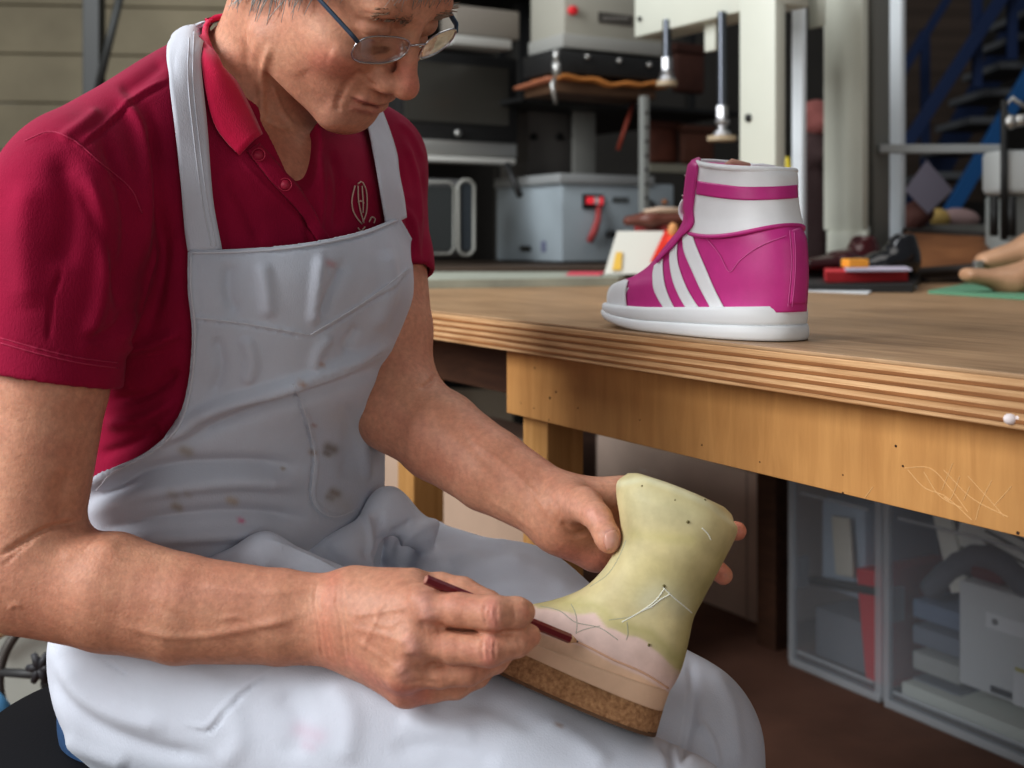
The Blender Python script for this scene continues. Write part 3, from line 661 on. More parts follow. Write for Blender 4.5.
for Rr in (R1, R2):
    c = sum(Rr, Vector())/len(Rr); b = MB(); vs = [b.bm.verts.new(p) for p in Rr]; fw = Vector(HR[:, 0])
    cv = b.bm.verts.new(c+fw*.0008)
    for i in range(len(vs)): b.bm.faces.new((vs[i], vs[(i+1) % len(vs)], cv))
    r = bmesh.ops.solidify(b.bm, geom=b.bm.faces[:], thickness=.0012); b.build('lens', lensm, glasses, True)
b = MB(); b.tube([Hv(.1110, -.0105, -.004), Hv(.1155, -.004, .000), Hv(.1155, .004, .000), Hv(.1110, .0105, -.004)], .0011, 6); b.build('bridge', gm, glasses, True)
for s in (-1, 1):
    b = MB(); b.tube([Hv(.1005, s*.066, -.004), Hv(.094, s*.071, .000), Hv(.05, s*.079, .007), Hv(.0, s*.081, .012), Hv(-.018, s*.080, -.006)], .0026, 8, flat=.6); b.build('temple', dk, glasses, True)
    b = MB(); b.tube([Hv(.106, s*.008, -.010), Hv(.110, s*.0095, -.008)], .0007, 6); b.sph(Hv(.104, s*.0088, -.013), .0025, 10); b.build('nose_pad', gm, glasses, True)
hairm = mat('grey hair', (.50, .48, .45), .55, var=.5, vscale=300)
hs = Sub(Un(.01, HE((-.006, 0, .052), (.100, .082, .088)), HE((-.03, 0, .0), (.07, .081, .07))), Un(.01, HE((.10, 0, -.035), (.075, .12, .085)), HE((.03, 0, -.10), (.09, .12, .075))), .01)
hs = Sub(hs, Un(0, HE((-.002, -.085, -.012), (.026, .03, .034)), HE((-.002, .085, -.012), (.026, .03, .034))), .006)
hm = sdf_mesh('hair', hs, .003)
co, no = mesh_arrays(hm); lc = (co-HO)@HR
b = MB(); b.bm.from_mesh(hm); r2 = np.random.default_rng(3)
for k in r2.choice(len(co), 2600):
    x, y, z = lc[k]
    if (no[k]@HR[:, 1])*y < 0: continue
    p = Vector(co[k]); n = Vector(no[k]); fwd = Vector(HR[:, 0]); dn = -Vector(HR[:, 2]); L = r2.uniform(.015, .032)
    t = (dn*r2.uniform(.6, 1.2)+fwd*r2.uniform(-.25, .35)+Vector(r2.normal(size=3))*.12+n*.25).normalized()
    q1 = p+t*L*.5+n*.002; q2 = p+t*L-n*.002
    b.tube([p, q1, q2], [.0006, .0005, .0002], 3)
# loose strands falling over the temple and forehead
for k in range(70):
    y0 = -.078+r2.normal()*.004; x0 = r2.uniform(.005, .035); z0 = r2.uniform(.0, .03)
    b.tube([Hv(x0, y0, z0+.02), Hv(x0+.006, y0-.004, z0), Hv(x0+r2.uniform(-.004, .014), y0-.002, z0-r2.uniform(.018, .038))], [.0007, .0006, .0002], 3)
for k in range(50):
    y0 = r2.uniform(-.05, .03); b.tube([Hv(.085, y0, .085), Hv(.101, y0+r2.normal()*.006, .058), Hv(.103, y0+r2.normal()*.01, .028+r2.uniform(0, .02))], [.0006, .0005, .0002], 3)
b.build('hair', hairm, person, True)['label'] = 'short grey hair'
browm = mat('eyebrow hair', (.36, .27, .20), .6)
for s in (-1, 1):
    b = MB()
    for k in range(90):
        y0 = s*r2.uniform(.014, .050); p = cast(body_bvh, *proj(H(.13, y0, .018+r2.normal()*.003)), .0002)
        q = Vector(H(.104-abs(y0)*.25, y0, .018+r2.normal()*.0035)); loc, nor, i_, d_ = body_bvh.find_nearest(q)
        b.tube([loc, loc+nor*.003+Vector(HR[:, 1])*s*.006+Vector(HR[:, 2])*.002], [.0004, .0002], 3)
    b.build('eyebrow', browm, person, True)
nailm = mat('fingernail', (.62, .33, .255), .3, sss=.1)
x = ribbon(body_bvh, [(606, 533), (604.5, 541), (607, 549)], [(615, 530), (618.5, 539), (616.5, 548)], 10, 8, .0005, .0006, .945, .0004, 0)
link('thumbnail', x, nailm, person, True)
# ================================================================== workbench
TA = V3(.3666, .859, 0); TD = V3(-.5103, .8600, 0); TN_ = V3(.8600, .5103, 0); TZ = .80
def T(s, t, z=0.): return TA+TD*s+TN_*t+V3(0, 0, z)
TRZ = math.atan2(TD[1], TD[0])      # local x runs along the front edge to the left, local y = -inward
Rt = Matrix.Rotation(TRZ, 3, 'Z')
def tbox(b, s0, s1, t0, t1, z0, z1, bev=0.):
    b.box(T((s0+s1)/2, (t0+t1)/2, (z0+z1)/2), (abs(s1-s0), abs(t1-t0), abs(z1-z0)), Rt, bev)
def wood(name, c1, c2, rough=.5, sc=(1.5, 30, 30), bump=.0004, rz=TRZ, scale=3., attr=False):
    if name in MATS: return MATS[name]
    m = mat(name, c1, rough, var=.0, spec=.35); nt = m.node_tree; N = nt.nodes; L = nt.links; b = N['Principled BSDF']
    tc = N.new('ShaderNodeTexCoord'); rot = N.new('ShaderNodeMapping'); rot.inputs['Rotation'].default_value = (0, 0, -rz); L.new(tc.outputs['Object'], rot.inputs[0])
    mp = N.new('ShaderNodeMapping'); mp.inputs['Scale'].default_value = sc; L.new(rot.outputs[0], mp.inputs[0])
    n = N.new('ShaderNodeTexNoise'); n.inputs['Scale'].default_value = scale; n.inputs['Detail'].default_value = 8; n.inputs['Roughness'].default_value = .65; n.inputs['Distortion'].default_value = .6
    L.new(mp.outputs[0], n.inputs['Vector'])
    n2 = N.new('ShaderNodeTexNoise'); n2.inputs['Scale'].default_value = 5; n2.inputs['Detail'].default_value = 4; L.new(rot.outputs[0], n2.inputs['Vector'])
    r = N.new('ShaderNodeValToRGB'); r.color_ramp.elements[0].position = .32; r.color_ramp.elements[0].color = (*c2, 1); r.color_ramp.elements[1].position = .66; r.color_ramp.elements[1].color = (*c1, 1)
    L.new(n.outputs[0], r.inputs[0])
    mx = N.new('ShaderNodeMix'); mx.data_type = 'RGBA'; mx.blend_type = 'MULTIPLY'; mx.inputs[0].default_value = .55; L.new(r.outputs[0], mx.inputs[6])
    r2 = N.new('ShaderNodeMapRange'); r2.inputs[1].default_value = .3; r2.inputs[2].default_value = .7; r2.inputs[3].default_value = .62; r2.inputs[4].default_value = 1.15; L.new(n2.outputs[0], r2.inputs[0]); L.new(r2.outputs[0], mx.inputs[7])
    L.new(mx.outputs[2], b.inputs['Base Color'])
    bp = N.new('ShaderNodeBump'); bp.inputs['Distance'].default_value = bump; L.new(n.outputs[0], bp.inputs['Height']); L.new(bp.outputs[0], b.inputs['Normal'])
    return m
top_m = wood('bench top veneer', (.50, .33, .19), (.30, .18, .10), .42, (2.2, 26, 26), .0003)
apr_m = wood('bench rail plywood', (.62, .335, .125), (.50, .255, .09), .5, (18, 18, 2.0), .0002)
leg_m = wood('bench leg pine', (.60, .34, .13), (.46, .24, .08), .55, (22, 22, 1.5), .0003)
drk_m = wood('dark brown wood', (.10, .05, .03), (.06, .03, .02), .6, (3, 20, 20))
# plywood edge: layers by height
ply = wood('plywood edge', (.72, .47, .26), (.40, .21, .09), .6, (3, 4, 120), .0010, scale=2.2)
b = MB(); tbox(b, -.75, 1.66, .0, 1.75, TZ-.0400, TZ-.0035, .0012)
bench = b.build('workbench', ply)
tag(bench, 'large wooden workbench with a thick plywood top carrying the pink shoe', 'table')
b = MB(); tbox(b, -.75, 1.66, .0, 1.75, TZ-.0036, TZ, .0010); b.build('top_veneer', top_m, bench)
# the layers standing proud / sunk along the edge
for k, z in enumerate((TZ-.0105, TZ-.0185, TZ-.0265, TZ-.0345)):
    b = MB(); tbox(b, -.75, 1.66, -.0009, .004, z-.0016, z+.0016, .0005); b.build('veneer_layer', wood('plywood dark layer', (.34, .15, .055), (.20, .085, .03), .65, (3, 20, 60)), bench)
b = MB(); tbox(b, -.75, .800, .040, .060, TZ-.128, TZ-.040, .001); rail = b.build('rail', apr_m, bench)
b = MB(); tbox(b, .81, 1.62, .130, .150, TZ-.125, TZ-.040, .001); b.build('rail', drk_m, bench)  # recessed rail: its shadow is put into the dark wood colour
b = MB(); tbox(b, -.7, 1.62, 1.68, 1.70, TZ-.125, TZ-.040, .001); b.build('rail', drk_m, bench)
for (s, t, m) in ((.7655, .062, leg_m), (1.24, .105, leg_m), (-.55, .062, leg_m), (-.55, 1.32, drk_m), (1.44, 1.08, drk_m)):
    b = MB(); tbox(b, s-.0300, s+.0300, t, t+.056, 0, TZ-.040, .002); b.build('leg', m, bench)
rail_bvh = bvh_of(rail.data)
scr = mat('scratch', (.74, .48, .23), .6)
for L in ([(905, 468), (930, 468), (950, 488), (968, 512)], [(908, 470), (925, 488), (945, 496), (972, 520)], [(924, 472), (940, 496), (962, 508)], [(944, 470), (972, 498), (1008, 517)], [(953, 463), (942, 490)], [(992, 480), (980, 505), (976, 520)], [(1012, 486), (996, 504), (994, 506)], [(968, 476), (990, 500), (1004, 516)], [(873, 487), (862, 502)], [(960, 476), (950, 500), (944, 497)], [(970, 486), (964, 500)]):
    b = MB(); b.tube(cast_line(rail_bvh, L, 14, .00012), .00034, 5); b.build('scratch_mark', scr, bench)
for (x, y, r) in ((896, 446, 1.5), (903, 466, 1.3), (550, 398, 2.2), (556, 392, 1.5), (535, 368, 1.5), (521, 403, 1.), (534, 408, 1.), (578, 408, 1.2), (549, 420, 1.2), (843, 493, 1.4), (843, 475, .9), (1018, 533, 1.8), (1021, 541, 1.5), (702, 445, 1.2), (640, 420, 1.), (760, 462, 1.)):
    b = MB(); p = cast(rail_bvh, x, y, .0001); b.cyl(p-Vector(TN_)*.0004, p+Vector(TN_)*.0003, r*.00075, n=10)
    b.build('nail_hole', mat('nail hole', (.05, .025, .015), .9), bench)
edge_bvh = bvh_of(bench.data)
p = cast(edge_bvh, 1011, 419, .0003); b = MB(); b.sph(p, (.0055, .0045, .0042), 12); b.sph(p+Vector((.005, -.003, .0015)), (.003, .003, .003), 10); b.build('glue_blob', mat('dried glue', (.75, .68, .68), .6), bench, True)
# ================================================================== two-sided loft used by the shoe and the boot form
class Pl:
    """a plane seen from the front: px -> 3d point"""
    def __init__(s, p, n): s.p = np.asarray(p, float); s.n = unit(n)
    def at(s, px, py, off=0.):
        d = P(px, py, 1.)-V3(0, 0, CAMZ); o = V3(0, 0, CAMZ); k = ((s.p+s.n*off-o)@s.n)/(d@s.n); return o+d*k
def shrink(h, n, w, m):
    """how much shorter the long half must be so the outline seen from the front keeps its width"""
    v = unit((m[0], m[1], 0)); r = V3(v[1], -v[0], 0); hh = np.linalg.norm(h); e = abs((h@r)); wn = w*abs(n@r)*.93
    return math.sqrt(max(e*e-wn*wn, .2*e*e))/(e+1e-9)
def loft2(plane, front, back, W, nv=60, nt=72, e=2.3, off=0., shape=None, lift=None, cap=True):
    f = smooth_pl(front, nv); k = smooth_pl(back, nv); G = np.zeros((nv, nt, 3))
    for i in range(nv):
        v = i/(nv-1); a = plane.at(*f[i]); c = plane.at(*k[i]); m = (a+c)/2; h = (c-a)/2; w = W(v); h = h*shrink(h, plane.n, w, m); hl = np.linalg.norm(h)
        for j in range(nt):
            th = 2*math.pi*j/nt; co_, si = math.cos(th), math.sin(th)
            x = np.sign(co_)*abs(co_)**(2/e); y = np.sign(si)*abs(si)**(2/e)
            ww = w+off
            if shape: ww = shape(v, (x+1)/2)+off
            G[i, j] = m+h*x*(1+off/hl)+plane.n*y*ww+(V3(0, 0, 1)*lift(v, (x+1)/2) if lift else 0)
    return G
def lofted(name, G, m, parent=None, cap=True):
    b = MB(); b.grid(G, closed_u=True, cap=cap); return b.build(name, m, parent, True)
# ================================================================== pink wedge shoe
SPn = -TN_                     # towards the viewer
sp = Pl(T(0, .062), SPn)
pinkm = mat('magenta leather', (.56, .045, .26), .42, var=.10, vscale=60, bump=.00012, bscale=900, spec=.45)
pinkd = mat('magenta leather edge', (.42, .03, .20), .45, bump=.0001, bscale=900)
whm = mat('white leather', (.78, .79, .80), .45, var=.04, vscale=40, bump=.0001, bscale=700)
solem = mat('white rubber', (.76, .78, .79), .5, var=.04, vscale=25)
fr = [(617, 310), (612, 299), (613, 290), (617, 284), (626, 280), (638, 276), (652, 267), (662, 256), (672, 243), (682, 231), (686.5, 222), (688, 212), (688, 200), (689.5, 186), (691, 172), (694, 164), (698, 160.5)]
bk = [(805, 312), (806, 300), (806.5, 290), (807, 280), (807, 270), (806.5, 260), (806, 250), (805, 240), (802, 231), (799, 224), (796, 214), (794.5, 206), (793.5, 198), (793, 190), (793, 182), (792.5, 175), (791, 171)]
def shW(v): return .047*(1-v)**1.0+.036*v if v < 1 else .036
def shS(v, u):   # u 0 toe .. 1 heel
    base = .046-.012*min(1, v*1.6)
    if v < .4: base = base*(1-.12*u)
    return base
def halfw(v): return .047-.011*min(1, v*1.5)
G = loft2(sp, fr, bk, halfw, 80, 84, 2.35)
upper = lofted('pink_wedge_shoe', G, pinkm)
shoe = upper
tag(shoe, 'magenta wedge high-top shoe with three white stripes, standing on the workbench', 'shoe')
shv = bvh_of(shoe.data)
shoe.data.materials.append(whm)
for p_ in shoe.data.polygons:
    if proj(np.array(p_.center))[0] < 626.5: p_.material_index = 1
def rows(a, c, fa=0, cap=True, off=.0012, dip=0., nv=26, name='collar', m=whm, edge=None):
    """a band of the same loft between two heights, standing a little proud"""
    f = smooth_pl(fr, 400); k = smooth_pl(bk, 400)
    def sub(pl, y0, y1):
        i0 = np.argmin(np.abs(pl[:, 1]-y0)); i1 = np.argmin(np.abs(pl[:, 1]-y1)); s = pl[min(i0, i1):max(i0, i1)+1]; return s
    F_ = sub(f, a[0], c[0]); K_ = sub(k, a[1], c[1])
    f2 = np.stack([np.interp(np.linspace(0, 1, nv), np.linspace(0, 1, len(F_)), F_[:, q]) for q in (0, 1)], 1)
    k2 = np.stack([np.interp(np.linspace(0, 1, nv), np.linspace(0, 1, len(K_)), K_[:, q]) for q in (0, 1)], 1)
    f2[:, 0] += 6
    Gs = np.zeros((nv, 84, 3))
    for i in range(nv):
        v = i/(nv-1); A_ = sp.at(*f2[i]); C_ = sp.at(*k2[i]); mm = (A_+C_)/2; h = (C_-A_)/2; hl = np.linalg.norm(h); vv = 1-(f2[i][1]-160)/150; w = halfw(max(.5, vv))+off; h = h*shrink(h, SPn, w, mm); hl = np.linalg.norm(h)
        for j in range(84):
            th = 2*math.pi*j/84; x = np.sign(math.cos(th))*abs(math.cos(th))**(2/2.35); y = np.sign(math.sin(th))*abs(math.sin(th))**(2/2.35)
            dz = -dip[0]*(1-v)*(1-x*x)-dip[1]*v*(1-x*x)
            Gs[i, j] = mm+h*x*(1+off/hl)+SPn*y*w+V3(0, 0, dz)
    return Gs
Gc = rows((226, 225), (161, 171.5), off=.0016, dip=(.0105, .002))
cuff = lofted('collar', Gc, whm, shoe, cap=False)
mod = cuff.modifiers.new('s', 'SOLIDIFY'); mod.thickness = .002; mod.offset = 1
# the dark mouth and lining
Gi = loft2(sp, [(701, 162), (702, 170)], [(791, 173), (791, 182)], lambda v: .034, 4, 84, 2.35)
lofted('lining', Gi, mat('shoe lining', (.55, .50, .48), .9), shoe)
b = MB(); Gt = rows((163.5, 174), (161, 171.5), off=.0028, dip=(.002, .002), nv=2)[-1]
b.tube([Vector(p) for p in Gt], .0032, 8, closed=True); b.build('collar_rim', whm, shoe, True)
b = MB(); Gt = rows((226, 225), (220, 220), off=.0030, dip=(.0112, .0), nv=3)[0]
b.tube([Vector(p) for p in Gt], .0022, 8, closed=True); b.build('ankle_piping', pinkm, shoe, True)
def patch(L, R, name, m, off=.0006, th=.0009, n=30, mm=8, bul=0., par=shoe, bv=shv, guess=1.25, sm=1):
    return link(name, ribbon(bv, L, R, n, mm, off, th, guess, bul, sm), m, par, True)
zz = lambda L: [(600+x/3.491, 140+y/3.491) for x, y in L]
patch(zz([(192, 440), (186, 470), (190, 520), (205, 555), (226, 588)]), zz([(222, 416), (222, 450), (228, 500), (242, 545), (263, 588)]), 'side_stripe', whm)
patch(zz([(246, 393), (246, 430), (256, 490), (278, 545), (303, 588)]), zz([(272, 358), (273, 420), (290, 480), (315, 535), (349, 588)]), 'side_stripe', whm)
patch(zz([(290, 340), (296, 390), (325, 460), (355, 525), (389, 588)]), zz([(320, 316), (338, 370), (372, 450), (402, 520), (437, 588)]), 'side_stripe', whm)
patch(zz([(28, 590), (30, 556), (40, 526), (60, 505), (84, 494)]), zz([(98, 592), (94, 560), (93, 530), (98, 505), (102, 492)]), 'toe_cap', whm, .0008, .0014, 24, 14)
cv2 = bvh_of(cuff.data, shoe.data)
patch(zz([(334, 70), (322, 78), (314, 110), (308, 150), (303, 200), (303, 245), (316, 285), (300, 312), (268, 352), (240, 385), (205, 420)]), zz([(352, 76), (350, 110), (345, 150), (338, 200), (333, 250), (336, 290), (322, 314), (295, 338), (262, 376), (228, 410), (208, 432)]), 'eyelet_strip', pinkm, .0022, .0018, 60, 7, .0005, bv=cv2)
patch(zz([(349, 143), (420, 153), (500, 163), (600, 163), (660, 159), (686, 156)]), zz([(345, 190), (420, 202), (500, 210), (600, 210), (660, 206), (688, 202)]), 'collar_stripe', pinkm, .0024, .0010, 44, 8, bv=cv2, sm=0)
patch(zz([(664, 318), (670, 400), (668, 480), (660, 572)]), zz([(712, 300), (722, 400), (724, 480), (719, 572)]), 'heel_counter', pinkm, .0006, .0008, 30, 8)
sth = mat('magenta stitching', (.70, .16, .42), .7)
b = MB()
for L in (zz([(660, 318), (666, 400), (664, 480), (654, 582)]), zz([(675, 322), (680, 400), (678, 480), (668, 582)]), zz([(345, 320), (375, 345), (420, 400), (455, 460), (490, 420), (560, 370), (650, 335)])):
    b.tube(cast_line(shv, L, 50, .0013), .0004, 5)
b.build('stitching', sth, shoe, True)
lacem = mat('shoe lace', (.80, .80, .82), .8)
for L, r in ((zz([(302, 200), (285, 225), (282, 255), (300, 285), (318, 296)]), .0026), (zz([(304, 300), (290, 310), (282, 325), (292, 330)]), .0030), (zz([(268, 345), (252, 358), (245, 370), (258, 376)]), .0030), (zz([(244, 388), (225, 393), (212, 405), (222, 412)]), .0030), (zz([(216, 420), (226, 416), (236, 418)]), .002)):
    b = MB(); pts = [Vector(sp.at(x, y, .012)) for x, y in smooth_pl(L, 18)]; b.tube(pts, r, 8); b.build('lace', lacem, shoe, True)
for (x, y) in zz([(316, 130), (306, 200)]):
    c = Vector(sp.at(x, y, .014)); b = MB(); b.cyl(c, c-Vector(TN_)*.004, .0042, .0036, 16, .0006); b.cyl(c-Vector(TN_)*.004, c-Vector(TN_)*.0055, .0026, n=12); b.cyl(c+Vector((-.003, 0, 0)), c+Vector((-.006, -.003, .0015)), .0018, n=10)
    b.build('lace_hook', mat('hook metal', (.30, .22, .22), .3, metal=1.), shoe, True)
b = MB(); c = Vector(sp.at(733, 167, 0))
b.tube([c+Vector((-.012, 0, -.006)), c+Vector((.0, 0, .001)), c+Vector((.014, 0, -.002)), c+Vector((.022, 0, -.008))], [.006, .008, .007, .004], 10); b.build('tongue_padding', mat('tan padding', (.48, .27, .20), .8), shoe, True)
b = MB(); c = Vector(sp.at(752, 167, 0)); b.tube([c, c+Vector((.010, .004, .001)), c+Vector((.022, 0, -.001)), c+Vector((.026, 0, -.008))], .003, 8); b.build('lace_end', lacem, shoe, True)
# sole: midsole and tread
def solefoot(grow, z0, z1, spring, nz=6, n=96):
    a = sp.at(613, 306); c = sp.at(801, 306); m_ = (a+c)/2; h = (c-a)/2; h = h*shrink(h, SPn, .047, m_); hl = np.linalg.norm(h); G = np.zeros((nz, n, 3))
    for i in range(nz):
        f = i/(nz-1); z = z0+(z1-z0)*f; bul = .0015*math.sin(math.pi*f)
        for j in range(n):
            th = 2*math.pi*j/n; x = np.sign(math.cos(th))*abs(math.cos(th))**(2/2.4); y = np.sign(math.sin(th))*abs(math.sin(th))**(2/2.4)
            w = (.0520-.0005*(x+1)/2)*(1-.06*math.cos(x*4))
            q = m_+h*x*(1+(grow+bul)/hl)+SPn*y*(w+grow+bul); 
            lift = spring*max(0, (-x-.15)/.85)**1.7
            G[i, j] = (q[0], q[1], TZ+z+lift*(1-max(0, (z-.004))/.040)+.009*x*z/.036)
    return G
ztop = sp.at(700, 307)[2]-TZ
lofted('midsole', solefoot(.001, .0125, ztop+.001, .013), solem, shoe)
lofted('outsole', solefoot(.0022, .0008, .0125, .015), solem, shoe)
# ================================================================== boot form held on the knee
fn_ = unit((-.35, -1., .36)); fp = Pl(P(640, 600, .965), fn_)
ffr = [(456, 617), (468, 608), (500, 606), (534, 604), (564, 597), (586, 587), (603, 571), (615, 553), (621.5, 536), (620.5, 518), (618, 502), (617, 488), (618.5, 482), (623, 478)]
fbk = [(669, 693), (675, 684), (680, 674), (684, 662), (687, 650), (690, 636), (694, 618), (702, 602), (711, 585), (722, 564), (732, 545), (737, 533), (737.5, 527), (734, 521)]
def fW(v):
    return np.interp(v, [0, .12, .25, .4, .55, .75, .93, 1], [.040, .039, .036, .034, .035, .040, .043, .040])
def fshape(v, u):
    w = fW(v)
    if v < .35: w = w*(1+.12*math.sin(math.pi*min(1, u*1.6)))*(.92 if u > .6 else 1)
    return w
Gf = loft2(fp, ffr, fbk, fW, 110, 120, 2.15, shape=None)
def closecap(G, rise):
    c = G[-1].mean(0); out = [G]
    nrm = unit(np.cross(G[-1][1]-c, G[-1][30]-c)); nrm *= np.sign(nrm[2])
    for f, r in ((.93, .5), (.8, .8), (.5, .95), (.2, 1.), (.02, 1.)): out.append((c+(G[-1]-c)*f+nrm*rise*r)[None])
    return np.concatenate(out)
Gf = closecap(Gf, .009)
formm = mat("form resin", (.62, .58, .30), .55, attr=True, var=.20, vscale=28, bump=.0002, bscale=300, spec=.4)
b = MB(); b.grid(Gf, closed_u=True, cap=True); fme = b.mesh('boot_form')
YL = (.58, .505, .28)
pinkpoly = np.array([(430, 600), (500, 607), (534, 608), (564, 611), (594, 615), (607, 627), (628, 636), (647, 643), (658, 652), (668, 664), (680, 672), (700, 690), (690, 710), (640, 700), (430, 660)], float)
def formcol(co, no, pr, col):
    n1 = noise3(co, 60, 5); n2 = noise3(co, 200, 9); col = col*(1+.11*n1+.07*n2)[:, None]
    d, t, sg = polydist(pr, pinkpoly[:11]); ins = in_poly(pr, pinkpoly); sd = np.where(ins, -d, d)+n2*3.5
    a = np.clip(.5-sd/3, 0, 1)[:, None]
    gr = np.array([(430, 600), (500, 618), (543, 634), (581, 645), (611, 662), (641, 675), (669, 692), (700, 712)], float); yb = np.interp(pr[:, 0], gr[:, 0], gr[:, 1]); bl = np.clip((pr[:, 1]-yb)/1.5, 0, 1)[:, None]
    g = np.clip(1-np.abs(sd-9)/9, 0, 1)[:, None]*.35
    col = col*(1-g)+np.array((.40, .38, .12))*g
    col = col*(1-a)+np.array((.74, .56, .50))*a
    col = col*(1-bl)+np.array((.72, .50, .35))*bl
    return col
paint(fme, YL, [([(648, 600), (664, 592), (680, 604)], 14, (.68, .68, .50), .55), ([(725, 560), (700, 600), (688, 640), (680, 665)], 11, (.40, .36, .15), .6), ([(640, 560), (635, 590)], 12, (.50, .45, .22), .35), ([(700, 540), (690, 570)], 12, (.48, .42, .20), .4), ([(640, 500), (690, 515)], 18, (.62, .60, .38), .4), ([(622, 545), (600, 575)], 6, (.58, .56, .34), .4), ([(618, 484), (650, 480), (700, 499), (734, 524)], 3, (.68, .68, .48), .6),  # the olive stroke down the right edge paints its shading
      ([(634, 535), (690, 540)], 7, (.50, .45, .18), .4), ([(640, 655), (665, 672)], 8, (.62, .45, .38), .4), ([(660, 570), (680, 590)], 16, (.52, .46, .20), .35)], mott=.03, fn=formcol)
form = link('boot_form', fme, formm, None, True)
tag(form, 'yellowish boot last with cork sole, held upright on the apron lap', 'boot last')
wedgem = mat('wedge cork pale', (.72, .50, .35), .7, var=.10, vscale=50, bump=.0002, bscale=400)
corkm = mat('cork', (.50, .29, .15), .9, col2=(.24, .12, .055), vscale=260, bump=.0012, bscale=500)
corkd = mat('sole leather dark', (.16, .09, .05), .8, var=.3, vscale=60)
def wed(v, n): pass
lofted('wedge', loft2(fp, [(464, 622), (458, 616), (456, 609)], [(662.5, 712), (666, 702), (670, 690.5)], lambda v: .0415, 8, 120, 2.3), wedgem, form)
lofted('cork_layer', loft2(fp, [(468, 650), (464, 621)], [(656.5, 734), (663, 711.5)], lambda v: .0422, 6, 120, 2.3), corkm, form)
lofted('sole_leather', loft2(fp, [(470, 655), (468, 649)], [(655.5, 737.5), (657, 733)], lambda v: .0412, 4, 120, 2.3), corkd, form)
fbv = bvh_of(form.data)
gv = mat('wedge groove', (.66, .42, .29), .8)
b = MB(); b.tube(cast_line(fbv, [(548, 632), (580, 643), (612, 659), (642, 672), (668, 688)], 40, .0002), .0009, 6); b.build('wedge_lip', gv, form, True)
for L in ([(571, 604), (575, 612), (577, 624), (576, 634)], [(540, 606), (560, 611), (575, 622), (600, 628), (618, 640)], [(609, 620), (632, 616), (655, 602)], [(627, 622), (628, 634), (626, 640)], [(590, 587), (608, 574), (620, 555), (626, 540)], [(576, 633), (586, 629), (600, 626)]):
    b = MB(); b.tube(cast_line(fbv, L, 24, .0), .0003, 5); b.build('pencil_line', mat('pencil graphite', (.34, .35, .28), .7), form, True)
for L in ([(622, 622), (640, 612), (656, 600), (665, 588)], [(663, 587), (672, 596), (684, 606), (692, 613)], [(640, 612), (652, 606), (662, 598)], [(650, 608), (660, 600), (670, 594)], [(702, 528), (708, 534), (711, 540)]):
    b = MB(); b.tube(cast_line(fbv, L, 20, .0), .0005, 5); b.build('chalk_line', mat('chalk white', (.78, .80, .72), .9), form, True)
for (x, y, r) in ((688, 522, 1.6), (664, 586, 1.6), (649, 645, 1.5), (705, 500, 1.2), (642, 486, 1.0), (675, 500, .8)):
    b = MB(); p = cast(fbv, x, y, .0); b.sph(p, r*.0008, 8); b.build('pin_hole', mat('pin hole', (.16, .14, .06), .8), form, True)
# ------------------------------------------------------------------ pencil
a = Vector(P(426, 579.5, .886)); tip = fbv.ray_cast(CAM, Vector(P(578, 642, 1.))-CAM)[0] or Vector(P(578, 642, .93))
tip = tip-(tip-CAM).normalized()*.001
d = (tip-a).normalized(); e_ = tip-d*.008
b = MB(); b.cyl(a, e_, .0037, n=6); pencil = b.build('pencil', mat('pencil red lacquer', (.16, .010, .018), .35, coat=.4))
tag(pencil, 'dark red pencil held between the fingers, drawing on the boot last', 'pencil')
b = MB(); b.cyl(e_, tip-d*.0018, .0036, .0012, 18); b.build('sharpened_wood', mat('pencil wood', (.52, .32, .18), .7), pencil, True)
b = MB(); b.cyl(tip-d*.002, tip, .0011, .0004, 10); b.build('lead', mat('pencil lead', (.05, .045, .05), .4), pencil, True)
b = MB(); b.cyl(a-d*.0005, a+d*.0005, .0030, n=16); b.build('pencil_end', mat('pencil end wood', (.45, .22, .17), .7), pencil, True)
# ------------------------------------------------------------------ stool
sc_ = V3(-.30, 1.12, 0); seatm = mat('black vinyl', (.006, .006, .008), .75, bump=.0003, bscale=300, spec=.2)
stool = empty('work_stool', tuple(sc_)); tag(stool, 'round black padded stool under the seated man', 'stool')
b = MB(); prof = [(.0, .355), (.185, .355), (.20, .372), (.207, .405), (.20, .435), (.185, .450), (.10, .456), (.0, .456)]
Gs = np.array([[(sc_[0]+max(r, .0005)*math.cos(t), sc_[1]+max(r, .0005)*math.sin(t), z) for t in np.linspace(0, 2*math.pi, 64, False)] for r, z in prof])
b.grid(Gs, closed_u=True, cap=True); b.build('seat', seatm, stool, True, keep=True)
chrome = mat('chrome', (.42, .42, .43), .38, metal=1.)
b = MB(); b.cyl(sc_+V3(0, 0, .10), sc_+V3(0, 0, .346), .022, n=24); b.build('column', chrome, stool, True, keep=True)
for k in range(5):
    an = k*2*math.pi/5+.3; dd = V3(math.cos(an), math.sin(an), 0)
    b = MB(); b.cyl(sc_+V3(0, 0, .11), sc_+dd*.26+V3(0, 0, .065), .018, .012, 12); lg = b.build('leg', seatm, stool, True, keep=True)
    b = MB(); q = sc_+dd*.26; b.cyl(q+V3(0, -.012, .026), q+V3(0, .012, .026), .026, n=20, bev=.003); o = b.build('caster', mat('caster rubber', (.03, .03, .03), .5), lg, True)
b = MB(); b.box((1.2, 3.0, -.02), (9.4, 7.6, .04)); fl = b.build('floor', mat('floor brown', (.22, .115, .08), .75, var=.45, vscale=3., bump=.0006, bscale=40)); tag(fl, kind='structure')
